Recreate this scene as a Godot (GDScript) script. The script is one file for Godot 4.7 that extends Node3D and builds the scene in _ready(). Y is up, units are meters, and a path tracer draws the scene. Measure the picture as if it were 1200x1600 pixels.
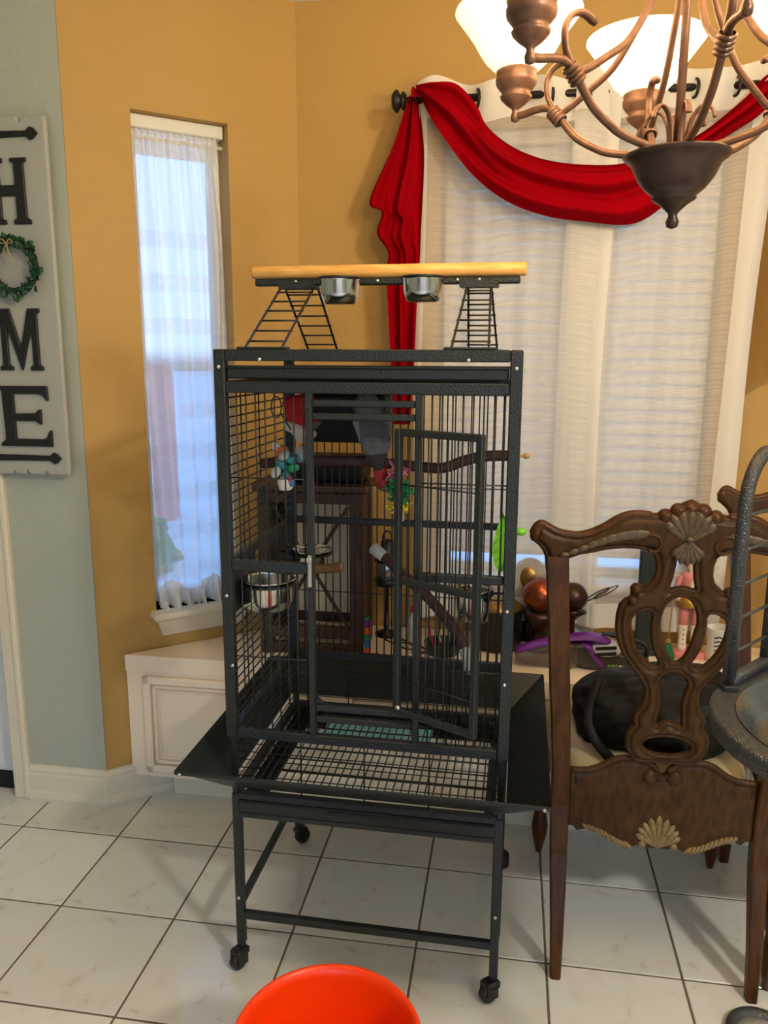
extends Node3D
# A breakfast nook with a bay of windows: a parrot cage, carved dining chairs, a chandelier.
# World: metres, y up, the camera stands over the origin and looks along -z.

const EYE := 1.4433
const CAGE_AT := Vector3(-0.354, 0, -1.667)
const CAGE_TURN := -0.17104           # 9.8 degrees
const ROOM_TURN := -0.156918          # the tile grid and the left wall
const BACK_TURN := -0.163
const CORNER_A := Vector3(-0.898, 0, -2.374)
const CORNER_B := Vector3(-0.285, 0, -2.745)
const CEIL := 2.53

var M := {}
var rng := RandomNumberGenerator.new()
var names := {}


const LAMP := 0.118


func _ready() -> void:
	rng.seed = 11
	var cam := Camera3D.new()
	cam.name = "camera"
	var p := 0.1931
	var r := 0.00433
	var right := Vector3(cos(r), sin(r) * cos(p), -sin(r) * sin(p))
	var up := Vector3(-sin(r), cos(r) * cos(p), -cos(r) * sin(p))
	cam.transform = Transform3D(Basis(right, up, right.cross(up)), Vector3(0, EYE, 0))
	cam.fov = rad_to_deg(2.0 * atan(800.0 / 1242.5))
	cam.near = 0.05
	cam.far = 200.0
	add_child(cam)
	cam.current = true
	var we := WorldEnvironment.new()
	we.name = "world"
	var env := Environment.new()
	env.background_mode = Environment.BG_SKY
	var sky := Sky.new()
	var sm := ProceduralSkyMaterial.new()
	sm.sky_top_color = srgb(128, 174, 240)
	sm.sky_horizon_color = srgb(160, 194, 242)
	sm.ground_bottom_color = srgb(150, 156, 160)
	sm.ground_horizon_color = srgb(160, 190, 234)
	sm.sky_energy_multiplier = 1.65
	sky.sky_material = sm
	env.sky = sky
	env.tonemap_mode = Environment.TONE_MAPPER_LINEAR
	env.tonemap_exposure = 1.0
	env.sdfgi_enabled = true
	env.ssao_enabled = true
	env.ssil_enabled = true
	we.environment = env
	add_child(we)
	var day := AreaLight3D.new()          # daylight that comes in through the patio doorway behind the camera
	day.name = "patio_daylight"
	day.area_size = Vector2(3.0, 2.1)
	day.position = Vector3(-0.05, 1.06, 3.3)
	day.light_color = srgb(255, 244, 226)
	day.light_energy = 1.3
	day.area_range = 12.0
	day.shadow_enabled = true
	add_child(day)
	make_materials()
	build_room()
	build_window_seat()
	build_cage()
	build_chairs()
	build_chandelier()
	build_ceiling_lamp()
	build_sign()
	build_clutter()
	build_foreground()


# ---------------------------------------------------------------- nodes
func numbered(n: String) -> String:
	var k: int = names.get(n, 0)
	names[n] = k + 1
	return n if k == 0 else "%s_%03d" % [n, k]


func thing(called: String, label: String, category: String, at := Vector3.ZERO, turn := 0.0, group := "") -> Node3D:
	var o := Node3D.new()
	o.name = numbered(called)
	o.position = at
	o.rotation.y = turn
	add_child(o)
	o.set_meta("label", label)
	o.set_meta("category", category)
	if group:
		o.set_meta("group", group)
	return o


func put(called: String, mesh: Mesh, mat: Material, parent: Node3D, label := "") -> MeshInstance3D:
	var o := MeshInstance3D.new()
	o.name = called
	o.mesh = mesh
	o.material_override = mat
	o.cast_shadow = GeometryInstance3D.SHADOW_CASTING_SETTING_DOUBLE_SIDED
	parent.add_child(o, true)
	if label:
		o.set_meta("label", label)
	return o


func struct(called: String, mesh: Mesh, mat: Material, at := Vector3.ZERO, turn := 0.0) -> MeshInstance3D:
	var o := put(called, mesh, mat, self)
	o.position = at
	o.rotation.y = turn
	o.set_meta("kind", "structure")
	o.set_meta("label", called.replace("_", " "))
	return o


# ---------------------------------------------------------------- mesh helpers
func S(flat := true) -> SurfaceTool:
	var st := SurfaceTool.new()
	st.begin(Mesh.PRIMITIVE_TRIANGLES)
	st.set_smooth_group(-1 if flat else 0)
	return st


func done(st: SurfaceTool) -> ArrayMesh:
	st.generate_normals()
	return st.commit()


func tri(st: SurfaceTool, a: Vector3, b: Vector3, c: Vector3) -> void:   # counter-clockwise from outside
	st.add_vertex(a)
	st.add_vertex(c)
	st.add_vertex(b)


func face(st: SurfaceTool, p: Array, inside: Vector3) -> void:            # a convex polygon turned away from a point
	var a: Vector3 = p[0]
	var n: Vector3 = (p[1] - a).cross(p[2] - a)
	var flip: bool = n.dot(a - inside) < 0.0
	for i in range(1, p.size() - 1):
		if flip:
			tri(st, a, p[i + 1], p[i])
		else:
			tri(st, a, p[i], p[i + 1])


func bx(st: SurfaceTool, c: Vector3, s: Vector3, bev := 0.0, b := Basis()) -> void:
	var h := s * 0.5
	var ctr := c
	if bev <= 0.0:
		for ax in 3:
			for sg in [-1.0, 1.0]:
				var q := []
				for k in [[-1, -1], [1, -1], [1, 1], [-1, 1]]:
					var v := Vector3.ZERO
					v[ax] = sg * h[ax]
					v[(ax + 1) % 3] = k[0] * h[(ax + 1) % 3]
					v[(ax + 2) % 3] = k[1] * h[(ax + 2) % 3]
					q.append(c + b * v)
				face(st, q, ctr)
		return
	var e := minf(bev, minf(h.x, minf(h.y, h.z)) * 0.98)
	var P := func(sx: float, sy: float, sz: float, ax: int) -> Vector3:
		var v := Vector3(sx * (h.x - e), sy * (h.y - e), sz * (h.z - e))
		v[ax] = [sx, sy, sz][ax] * h[ax]
		return c + b * v
	for ax in 3:
		var u := (ax + 1) % 3
		var w := (ax + 2) % 3
		for sg in [-1.0, 1.0]:
			var q := []
			for k in [[-1.0, -1.0], [1.0, -1.0], [1.0, 1.0], [-1.0, 1.0]]:
				var s3 := [0.0, 0.0, 0.0]
				s3[ax] = sg
				s3[u] = k[0]
				s3[w] = k[1]
				q.append(P.call(s3[0], s3[1], s3[2], ax))
			face(st, q, ctr)
		for s1 in [-1.0, 1.0]:
			for s2 in [-1.0, 1.0]:
				var a3 := [0.0, 0.0, 0.0]
				a3[u] = s1
				a3[w] = s2
				var b3 := a3.duplicate()
				a3[ax] = -1.0
				b3[ax] = 1.0
				face(st, [P.call(a3[0], a3[1], a3[2], u), P.call(b3[0], b3[1], b3[2], u), P.call(b3[0], b3[1], b3[2], w), P.call(a3[0], a3[1], a3[2], w)], ctr)
	for sx in [-1.0, 1.0]:
		for sy in [-1.0, 1.0]:
			for sz in [-1.0, 1.0]:
				face(st, [P.call(sx, sy, sz, 0), P.call(sx, sy, sz, 1), P.call(sx, sy, sz, 2)], ctr)


func box(s: Vector3, c := Vector3.ZERO, bev := 0.0) -> ArrayMesh:
	var st := S()
	bx(st, c, s, bev)
	return done(st)


func tube(st: SurfaceTool, pts: Array, r, sides := 8, flatten := 1.0, up := Vector3.ZERO) -> void:
	# a swept round rod; r is one radius or one per point; flatten squeezes it across "up"
	var n := pts.size()
	var rings := []
	var nrm := Vector3.ZERO
	for i in n:
		var t: Vector3 = (pts[mini(i + 1, n - 1)] - pts[maxi(i - 1, 0)]).normalized()
		if i == 0:
			var ref := up if up != Vector3.ZERO else (Vector3.UP if absf(t.y) < 0.9 else Vector3.RIGHT)
			nrm = (ref - t * ref.dot(t)).normalized()
		else:
			nrm = (nrm - t * nrm.dot(t)).normalized()
		var bi := t.cross(nrm)
		var rad: float = r[i] if r is Array else r
		var ring := []
		for k in sides:
			var a := TAU * k / sides
			ring.append(pts[i] + (nrm * cos(a) * flatten + bi * sin(a)) * rad)
		rings.append(ring)
	for i in n - 1:
		for k in sides:
			var k2 := (k + 1) % sides
			tri(st, rings[i][k], rings[i][k2], rings[i + 1][k2])
			tri(st, rings[i][k], rings[i + 1][k2], rings[i + 1][k])
	for k in range(1, sides - 1):
		tri(st, rings[0][0], rings[0][k + 1], rings[0][k])
		tri(st, rings[n - 1][0], rings[n - 1][k], rings[n - 1][k + 1])


func rod(a: Vector3, b: Vector3, r: float, sides := 6) -> ArrayMesh:
	var st := S(false)
	tube(st, [a, b], r, sides)
	return done(st)


func smooth_path(p: Array, per := 6) -> Array:
	var out := []
	for i in p.size() - 1:
		var a = p[maxi(i - 1, 0)]
		var d = p[mini(i + 2, p.size() - 1)]
		for k in per:
			out.append(p[i].cubic_interpolate(p[i + 1], a, d, float(k) / per))
	out.append(p[p.size() - 1])
	return out


func lathe(st: SurfaceTool, prof: Array, seg := 24, xf := Transform3D()) -> void:    # (radius, height) from bottom to top, outside on the right
	for i in prof.size() - 1:
		var p: Vector2 = prof[i]
		var q: Vector2 = prof[i + 1]
		for k in seg:
			var a := TAU * k / seg
			var b := TAU * (k + 1) / seg
			var v := [Vector3(cos(a) * p.x, p.y, -sin(a) * p.x), Vector3(cos(b) * p.x, p.y, -sin(b) * p.x), Vector3(cos(b) * q.x, q.y, -sin(b) * q.x), Vector3(cos(a) * q.x, q.y, -sin(a) * q.x)]
			for j in 4:
				v[j] = xf * v[j]
			if p.x > 1e-5:
				tri(st, v[0], v[1], v[2])
			if q.x > 1e-5:
				tri(st, v[0], v[2], v[3])


func turned(prof: Array, seg := 24) -> ArrayMesh:
	var st := S(false)
	lathe(st, prof, seg)
	return done(st)


func ball(st: SurfaceTool, c: Vector3, r: Vector3, b := Basis(), seg := 14, rows := 9) -> void:
	var prof := []
	for i in rows + 1:
		var a := -PI / 2 + PI * i / rows
		prof.append(Vector2(maxf(cos(a), 0.0), sin(a)))
	lathe(st, prof, seg, Transform3D(b * Basis.from_scale(r), c))


func grid(st: SurfaceTool, nu: int, nv: int, f: Callable) -> void:      # a sheet of cloth or skin, f(u, v) with u, v in 0..1
	var p := []
	for j in nv + 1:
		var row := []
		for i in nu + 1:
			row.append(f.call(float(i) / nu, float(j) / nv))
		p.append(row)
	for j in nv:
		for i in nu:
			var q := [[i, j], [i + 1, j + 1], [i + 1, j], [i, j], [i, j + 1], [i + 1, j + 1]]
			for k in q:
				st.set_uv(Vector2(float(k[0]) / nu, float(k[1]) / nv))
				st.add_vertex(p[k[1]][k[0]])


func sheet(nu: int, nv: int, f: Callable) -> ArrayMesh:
	var st := S(false)
	grid(st, nu, nv, f)
	return done(st)


func poly2(flat: Array) -> PackedVector2Array:     # millimetre pairs to metres
	var out := PackedVector2Array()
	for i in range(0, flat.size(), 2):
		out.append(Vector2(flat[i], flat[i + 1]) * 0.001)
	return out


func rounded(p: PackedVector2Array, times := 2) -> PackedVector2Array:   # Chaikin
	var q := p
	for t in times:
		var o := PackedVector2Array()
		for i in q.size():
			var a := q[i]
			var b := q[(i + 1) % q.size()]
			o.append(a.lerp(b, 0.25))
			o.append(a.lerp(b, 0.75))
		q = o
	return q


func shifted(p: PackedVector2Array, d: Vector2) -> PackedVector2Array:
	var o := PackedVector2Array()
	for v in p:
		o.append(v + d)
	return o


func mirrored(p: PackedVector2Array) -> PackedVector2Array:
	var o := PackedVector2Array()
	for i in range(p.size() - 1, -1, -1):
		o.append(Vector2(-p[i].x, p[i].y))
	return o


# a carved board: the front follows prof(distance from the outline), the back likewise but plain
func relief(polys: Array, cell: float, front: Callable, back: float, reach := 0.03, cut := 1e9) -> ArrayMesh:
	var lo := Vector2(1e9, 1e9)
	var hi := -lo
	for p in polys:
		for v in p:
			lo = lo.min(v)
			hi = hi.max(v)
	lo -= Vector2(cell, cell) * 1.5
	var nx := int((hi.x - lo.x) / cell) + 3
	var ny := int((hi.y - lo.y) / cell) + 3
	var dist := PackedFloat32Array()
	dist.resize(nx * ny)
	dist.fill(reach)
	for p in polys:
		for i in p.size():
			var a: Vector2 = p[i]
			var b: Vector2 = p[(i + 1) % p.size()]
			if a.distance_squared_to(b) < 1e-12:
				continue
			var x0 := maxi(0, int((minf(a.x, b.x) - reach - lo.x) / cell))
			var x1 := mini(nx - 1, int((maxf(a.x, b.x) + reach - lo.x) / cell) + 1)
			var y0 := maxi(0, int((minf(a.y, b.y) - reach - lo.y) / cell))
			var y1 := mini(ny - 1, int((maxf(a.y, b.y) + reach - lo.y) / cell) + 1)
			var ab := b - a
			var l2 := ab.length_squared()
			for y in range(y0, y1 + 1):
				for x in range(x0, x1 + 1):
					var v := Vector2(lo.x + x * cell, lo.y + y * cell) - a
					var t := clampf(v.dot(ab) / l2, 0.0, 1.0)
					var d := (v - ab * t).length()
					if d < dist[y * nx + x]:
						dist[y * nx + x] = d
	for y in ny:                                  # which side: even-odd along each row
		var wy := lo.y + y * cell + 1.3e-6
		var xs := []
		for p in polys:
			for i in p.size():
				var a: Vector2 = p[i]
				var b: Vector2 = p[(i + 1) % p.size()]
				if (a.y > wy) != (b.y > wy):
					xs.append(a.x + (wy - a.y) / (b.y - a.y) * (b.x - a.x))
		xs.sort()
		var k := 0
		for x in nx:
			var wx := lo.x + x * cell
			while k < xs.size() and xs[k] < wx:
				k += 1
			if k % 2 == 0:
				dist[y * nx + x] *= -1.0
	var st := S(false)
	for y in ny - 1:
		for x in nx - 1:
			var id := [y * nx + x, y * nx + x + 1, (y + 1) * nx + x + 1, (y + 1) * nx + x]
			var cs := [Vector2(lo.x + x * cell, lo.y + y * cell), Vector2(lo.x + (x + 1) * cell, lo.y + y * cell), Vector2(lo.x + (x + 1) * cell, lo.y + (y + 1) * cell), Vector2(lo.x + x * cell, lo.y + (y + 1) * cell)]
			var f := []
			var g := []
			for k in 4:
				var d0: float = dist[id[k]]
				var d1: float = dist[id[(k + 1) % 4]]
				if d0 > 0.0:
					f.append(Vector3(cs[k].x, cs[k].y, front.call(d0, cs[k])))
					g.append(Vector3(cs[k].x, cs[k].y, -minf(back, sqrt(d0 * back))))
				if (d0 > 0.0) != (d1 > 0.0):
					var c: Vector2 = cs[k].lerp(cs[(k + 1) % 4], d0 / (d0 - d1))
					f.append(Vector3(c.x, c.y, 0))
					g.append(Vector3(c.x, c.y, 0))
			for k in range(1, f.size() - 1):
				tri(st, f[0], f[k], f[k + 1])
				tri(st, g[0], g[k + 1], g[k])
	return done(st)


func slab(polys: Array, depth: float, cell := 0.004, bev := 0.003) -> ArrayMesh:    # a flat board of any outline with softened edges
	return relief(polys, cell, func(d: float, _p: Vector2) -> float: return depth * 0.5 * minf(1.0, 0.45 + sqrt(d / bev) * 0.55), depth * 0.5, maxf(0.012, cell * 2.5))


# surface nets over a distance field; tint(p) gives linear vertex colours
func skin(lo: Vector3, hi: Vector3, cell: float, sdf: Callable, tint = null) -> ArrayMesh:
	var n := Vector3i(((hi - lo) / cell).ceil()) + Vector3i.ONE
	var v := PackedFloat32Array()
	v.resize(n.x * n.y * n.z)
	for z in n.z:
		for y in n.y:
			for x in n.x:
				v[(z * n.y + y) * n.x + x] = sdf.call(lo + Vector3(x, y, z) * cell)
	var pos := {}
	var sx := 1
	var sy := n.x
	var sz := n.x * n.y
	var corner := [0, sx, sy, sx + sy, sz, sz + sx, sz + sy, sz + sx + sy]
	var edges := [[0, 1], [2, 3], [4, 5], [6, 7], [0, 2], [1, 3], [4, 6], [5, 7], [0, 4], [1, 5], [2, 6], [3, 7]]
	for z in n.z - 1:
		for y in n.y - 1:
			for x in n.x - 1:
				var i := (z * n.y + y) * n.x + x
				var inside := 0
				for c in corner:
					if v[i + c] < 0.0:
						inside += 1
				if inside == 0 or inside == 8:
					continue
				var sum := Vector3.ZERO
				var cnt := 0
				for e in edges:
					var a: float = v[i + corner[e[0]]]
					var b: float = v[i + corner[e[1]]]
					if (a < 0.0) != (b < 0.0):
						var t := a / (a - b)
						var pa := Vector3(e[0] & 1, (e[0] >> 1) & 1, e[0] >> 2)
						var pb := Vector3(e[1] & 1, (e[1] >> 1) & 1, e[1] >> 2)
						sum += pa.lerp(pb, t)
						cnt += 1
				pos[i] = lo + (Vector3(x, y, z) + sum / cnt) * cell
	var st := S(false)
	for z in range(1, n.z - 1):
		for y in range(1, n.y - 1):
			for x in range(1, n.x - 1):
				var i := (z * n.y + y) * n.x + x
				for ax in 3:
					var step: int = [sx, sy, sz][ax]
					var a: bool = v[i] < 0.0
					if a == (v[i + step] < 0.0):
						continue
					var u: int = [sy, sz, sx][ax]
					var w: int = [sz, sx, sy][ax]
					var q := [i, i - u, i - u - w, i - w]
					if not (pos.has(q[0]) and pos.has(q[1]) and pos.has(q[2]) and pos.has(q[3])):
						continue
					var order := [0, 1, 2, 0, 2, 3] if not a else [0, 2, 1, 0, 3, 2]
					for k in order:
						if tint != null:
							st.set_color((tint as Callable).call(pos[q[k]]))
						st.add_vertex(pos[q[k]])
	return done(st)


func capsule(p: Vector3, a: Vector3, b: Vector3, ra: float, rb: float) -> float:
	var ab := b - a
	var t := clampf((p - a).dot(ab) / ab.length_squared(), 0.0, 1.0)
	return (p - a - ab * t).length() - lerpf(ra, rb, t)


func smin(a: float, b: float, k: float) -> float:
	var h := clampf(0.5 + 0.5 * (b - a) / k, 0.0, 1.0)
	return lerpf(b, a, h) - k * h * (1.0 - h)


# ---------------------------------------------------------------- materials
func srgb(r: int, g: int, b: int, a := 1.0) -> Color:
	return Color(r / 255.0, g / 255.0, b / 255.0, a)


func mat(called: String, c: Color, rough := 0.6, metal := 0.0) -> StandardMaterial3D:
	var m := StandardMaterial3D.new()
	m.resource_name = called
	m.albedo_color = c
	m.roughness = rough
	m.metallic = metal
	m.cull_mode = BaseMaterial3D.CULL_DISABLED
	M[called] = m
	return m


func noise(freq: float, octaves := 4, sd := 1, kind := FastNoiseLite.TYPE_SIMPLEX_SMOOTH) -> FastNoiseLite:
	var n := FastNoiseLite.new()
	n.noise_type = kind
	n.frequency = freq
	n.seed = sd
	n.fractal_octaves = octaves
	return n


func tex(n: FastNoiseLite, ramp: Gradient = null, w := 256, h := 256) -> NoiseTexture2D:
	var t := NoiseTexture2D.new()
	t.width = w
	t.height = h
	t.seamless = true
	t.noise = n
	t.generate_mipmaps = false
	if ramp:
		t.color_ramp = ramp
	return t


func ramp(stops: Array) -> Gradient:
	var g := Gradient.new()
	var o := PackedFloat32Array()
	var c := PackedColorArray()
	for s in stops:
		o.append(s[0])
		c.append(s[1])
	g.offsets = o
	g.colors = c
	return g


func tri_tex(m: StandardMaterial3D, color: Texture2D, scale: Vector3, world := false) -> void:
	m.albedo_texture = color
	m.uv1_triplanar = true
	m.uv1_world_triplanar = world
	m.uv1_scale = scale


func bump(m: StandardMaterial3D, t: Texture2D, amount: float, scale := Vector3.ZERO, world := false) -> void:
	m.heightmap_enabled = true
	m.heightmap_texture = t
	m.heightmap_scale = amount
	if scale != Vector3.ZERO:
		m.uv1_triplanar = true
		m.uv1_world_triplanar = world
		m.uv1_scale = scale


func make_materials() -> void:
	var grain := tex(noise(0.03, 4, 3))
	var fine := tex(noise(0.09, 3, 5))
	var peel := tex(noise(0.05, 3, 9))
	bump(mat("tan_wall", srgb(186, 147, 78), 0.62), peel, 0.1, Vector3(3, 3, 3), true)
	bump(mat("sage_wall", srgb(178, 182, 166), 0.7), peel, 0.1, Vector3(3, 3, 3), true)
	bump(mat("ceiling_white", srgb(236, 232, 222), 0.8), peel, 0.25, Vector3(3, 3, 3), true)
	mat("trim_cream", srgb(226, 217, 192), 0.42)
	mat("bench_cream", srgb(250, 232, 206), 0.45)
	mat("sill_white", srgb(232, 228, 214), 0.4)
	mat("door_white", srgb(225, 228, 230), 0.45)
	mat("grout", srgb(112, 98, 78), 0.9)
	var veins := noise(0.006, 3, 21)
	veins.fractal_type = FastNoiseLite.FRACTAL_RIDGED
	veins.domain_warp_enabled = true
	veins.domain_warp_amplitude = 40.0
	veins.domain_warp_frequency = 0.012
	var vt := tex(veins, ramp([[0.0, srgb(236, 237, 230)], [0.6, srgb(237, 238, 231)], [0.88, srgb(233, 232, 224)], [0.96, srgb(219, 213, 203)], [1.0, srgb(206, 196, 184)]]), 768, 768)
	for k in 3:
		var tm := mat("tile_%d" % k, [Color(1, 1, 1), Color(0.975, 0.97, 0.96), Color(0.95, 0.95, 0.95)][k], 0.1)
		tri_tex(tm, vt, Vector3(0.9, 0.9, 0.9))
		tm.uv1_offset = Vector3(0.31, 0.17, 0.53) * k
	# cage: powder coated hammertone
	var hammer := tex(noise(0.12, 2, 11))
	bump(mat("cage_paint", srgb(42, 47, 46), 0.42, 0.35), hammer, 0.1, Vector3(6, 6, 6))
	bump(mat("cage_bar", srgb(36, 36, 35), 0.4, 0.3), hammer, 0.04, Vector3(6, 6, 6))
	bump(mat("cage_panel", srgb(34, 39, 38), 0.4, 0.25), hammer, 0.06, Vector3(5, 5, 5))
	bump(mat("hammered_grey", srgb(84, 84, 84), 0.34, 0.6), tex(noise(0.3, 2, 13)), 0.3, Vector3(5, 5, 5))
	bump(mat("polished_grey", srgb(124, 128, 134), 0.15, 0.9), tex(noise(0.2, 2, 14)), 0.06, Vector3(5, 5, 5))
	mat("steel", srgb(214, 214, 212), 0.16, 1.0)
	mat("bolt", srgb(210, 208, 200), 0.3, 0.9)
	mat("rubber", srgb(28, 28, 28), 0.6)
	mat("black_plastic", srgb(24, 24, 25), 0.4)
	mat("black_matte", srgb(14, 14, 15), 0.75)
	# wood
	var wn := noise(0.02, 5, 17)
	var wt := tex(wn, ramp([[0.0, srgb(54, 29, 9)], [0.45, srgb(86, 50, 18)], [0.7, srgb(102, 62, 25)], [1.0, srgb(66, 38, 13)]]), 512, 512)
	var w := mat("chair_wood", srgb(214, 208, 186), 0.36)
	w.metallic_specular = 0.3
	tri_tex(w, wt, Vector3(5, 0.8, 5))
	w.clearcoat_enabled = true
	w.clearcoat = 0.2
	w.clearcoat_roughness = 0.25
	var wd := mat("carved_wood", Color(1, 1, 1), 0.42)
	wd.metallic_specular = 0.25
	tri_tex(wd, tex(noise(0.03, 4, 19), ramp([[0.0, srgb(44, 27, 11)], [0.5, srgb(66, 42, 18)], [1.0, srgb(80, 53, 25)]]), 512, 512), Vector3(3, 1.2, 3))
	wd.clearcoat_enabled = true
	wd.clearcoat = 0.12
	wd.clearcoat_roughness = 0.3
	tri_tex(mat("carving_olive", Color(1, 1, 1), 0.42), tex(noise(0.05, 3, 23), ramp([[0.0, srgb(60, 48, 29)], [1.0, srgb(98, 80, 52)]])), Vector3(6, 6, 6))
	tri_tex(mat("carving_gold", Color(1, 1, 1), 0.4), tex(noise(0.05, 3, 25), ramp([[0.0, srgb(96, 76, 46)], [1.0, srgb(150, 124, 80)]])), Vector3(6, 6, 6))
	tri_tex(mat("dark_wood", Color(1, 1, 1), 0.45), tex(noise(0.03, 4, 27), ramp([[0.0, srgb(46, 28, 20)], [1.0, srgb(84, 52, 36)]])), Vector3(6, 1, 6))
	tri_tex(mat("pine_dowel", Color(1, 1, 1), 0.5), tex(noise(0.04, 4, 29), ramp([[0.0, srgb(200, 140, 66)], [0.6, srgb(226, 174, 98)], [1.0, srgb(236, 190, 118)]])), Vector3(1, 10, 10))
	var bark := mat("bark", Color(1, 1, 1), 0.7)
	tri_tex(bark, tex(noise(0.06, 4, 31), ramp([[0.0, srgb(38, 22, 20)], [1.0, srgb(84, 52, 46)]])), Vector3(8, 8, 8))
	mat("cut_wood", srgb(176, 134, 84), 0.7)
	tri_tex(mat("driftwood", Color(1, 1, 1), 0.7), tex(noise(0.05, 4, 33), ramp([[0.0, srgb(88, 58, 36)], [1.0, srgb(146, 108, 68)]])), Vector3(3, 12, 12))
	mat("grey_wrap", srgb(170, 174, 170), 0.8)
	# metal of the chandelier
	tri_tex(mat("bronze", Color(1, 1, 1), 0.38, 0.55), tex(noise(0.04, 3, 35), ramp([[0.0, srgb(98, 68, 52)], [1.0, srgb(132, 96, 76)]])), Vector3(5, 5, 5))
	tri_tex(mat("bronze_dark", Color(1, 1, 1), 0.36, 0.5), tex(noise(0.04, 3, 36), ramp([[0.0, srgb(58, 44, 38)], [1.0, srgb(84, 64, 54)]])), Vector3(5, 5, 5))
	mat("rod_iron", srgb(46, 40, 36), 0.35, 0.6)
	var sh := mat("shade_glass", srgb(255, 246, 225), 0.35)
	sh.emission_enabled = true
	sh.emission = srgb(255, 236, 190)
	sh.emission_energy_multiplier = 1.25
	# cloths
	var weave := tex(noise(0.15, 2, 37))
	var red := mat("red_cloth", srgb(146, 2, 14), 0.9)
	red.metallic_specular = 0.1
	red.backlight_enabled = true
	red.backlight = srgb(40, 2, 5)
	# slubbed sheer: thickness varies along the weft, so the cloth is more and less see-through
	var slub := tex(noise(0.02, 4, 41), ramp([[0.0, Color(1, 1, 1, 0.34)], [0.5, Color(1, 1, 1, 0.41)], [1.0, Color(1, 1, 1, 0.52)]]), 512, 512)
	var sheer := mat("sheer_cloth", srgb(238, 233, 224), 0.9)
	sheer.albedo_texture = slub
	sheer.uv1_scale = Vector3(0.22, 34, 1)
	sheer.transparency = BaseMaterial3D.TRANSPARENCY_ALPHA
	sheer.backlight_enabled = true
	sheer.backlight = srgb(150, 147, 140)
	var hem := mat("sheer_hem", srgb(240, 235, 224, 0.82), 0.9)
	hem.transparency = BaseMaterial3D.TRANSPARENCY_ALPHA
	hem.backlight_enabled = true
	hem.backlight = srgb(130, 126, 118)
	var check := Image.create(64, 512, false, Image.FORMAT_RGBA8)
	for y in 512:
		var v := y / 512.0
		var band := 0.0
		if v > 0.16:
			var q := fmod(v * 11.0, 1.0)
			band = 0.08 if q < 0.38 else 0.0
		for x in 64:
			var col := fmod(x / 64.0 * 4.0, 1.0)
			var a := 0.58 + band + (0.05 if col < 0.4 and band > 0.0 else 0.0)
			check.set_pixel(x, y, Color(1, 1, 1, a))
	var lace := mat("check_sheer", srgb(240, 240, 242), 0.9)
	lace.albedo_texture = ImageTexture.create_from_image(check)
	lace.transparency = BaseMaterial3D.TRANSPARENCY_ALPHA
	lace.backlight_enabled = true
	lace.backlight = srgb(150, 150, 152)
	var blind := mat("blind_white", srgb(232, 226, 216), 0.45)
	blind.backlight_enabled = true
	blind.backlight = srgb(196, 192, 186)
	var glass := mat("pane_glass", Color(1, 1, 1, 0.05), 0.02)
	glass.transparency = BaseMaterial3D.TRANSPARENCY_ALPHA
	bump(mat("seat_cream", srgb(176, 162, 132), 0.45), weave, 0.05, Vector3(5, 5, 5))
	bump(mat("black_cloth", srgb(28, 25, 24), 0.5), weave, 0.06, Vector3(8, 8, 8))
	M.black_cloth.metallic_specular = 0.3
	mat("sign_white", srgb(172, 172, 162), 0.6)
	mat("sign_edge", srgb(196, 180, 146), 0.7)
	mat("sign_black", srgb(20, 20, 21), 0.5)
	mat("leaf_green", srgb(34, 76, 48), 0.55)
	mat("twine", srgb(176, 152, 112), 0.9)
	var ob := mat("orange_plastic", srgb(255, 66, 4), 0.35)
	ob.subsurf_scatter_enabled = true
	ob.subsurf_scatter_strength = 0.05
	# parrot and toys
	var fm := mat("feathers", Color(1, 1, 1), 0.8)
	fm.vertex_color_use_as_albedo = true
	bump(fm, tex(noise(0.08, 2, 43, FastNoiseLite.TYPE_CELLULAR)), 0.35, Vector3(7, 7, 7))
	mat("tail_red", srgb(140, 18, 16), 0.7)
	mat("horn_black", srgb(22, 22, 24), 0.4)
	mat("eye_pale", srgb(220, 210, 150), 0.3)
	mat("foot_grey", srgb(92, 90, 90), 0.7)
	mat("red_plush", srgb(196, 24, 34), 0.9)
	mat("white_plush", srgb(226, 214, 200), 0.9)
	mat("pink", srgb(226, 120, 150), 0.6)
	mat("green", srgb(20, 140, 84), 0.6)
	mat("lime", srgb(120, 196, 40), 0.5)
	mat("yellow", srgb(230, 204, 40), 0.6)
	mat("teal", srgb(30, 120, 130), 0.5)
	mat("blue", srgb(60, 120, 190), 0.5)
	mat("orange", srgb(226, 92, 32), 0.5)
	mat("purple", srgb(110, 50, 140), 0.4)
	mat("red_plastic", srgb(210, 40, 40), 0.4)
	var cb := mat("clear_ball", srgb(200, 226, 240, 0.35), 0.1)
	cb.transparency = BaseMaterial3D.TRANSPARENCY_ALPHA
	mat("paper", srgb(246, 246, 240), 0.85)
	mat("paper_teal", srgb(150, 214, 214), 0.85)
	# bench clutter
	mat("bronze_ball", srgb(140, 70, 38), 0.3, 0.8)
	mat("gold_ball", srgb(150, 118, 64), 0.35, 0.8)
	mat("dark_bronze", srgb(62, 40, 30), 0.35, 0.6)
	mat("vac_purple", srgb(112, 40, 146), 0.25)
	var sm := mat("smoky_plastic", srgb(96, 82, 72, 0.55), 0.12)
	sm.transparency = BaseMaterial3D.TRANSPARENCY_ALPHA
	mat("vac_grey", srgb(196, 200, 206), 0.35)
	mat("vac_dark", srgb(52, 48, 46), 0.35)
	mat("print_white", srgb(232, 232, 228), 0.6)
	mat("print_green", srgb(120, 214, 70), 0.6)
	mat("board_dark", srgb(28, 38, 36), 0.6)
	mat("bin_blue", srgb(176, 190, 200), 0.5)
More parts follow.
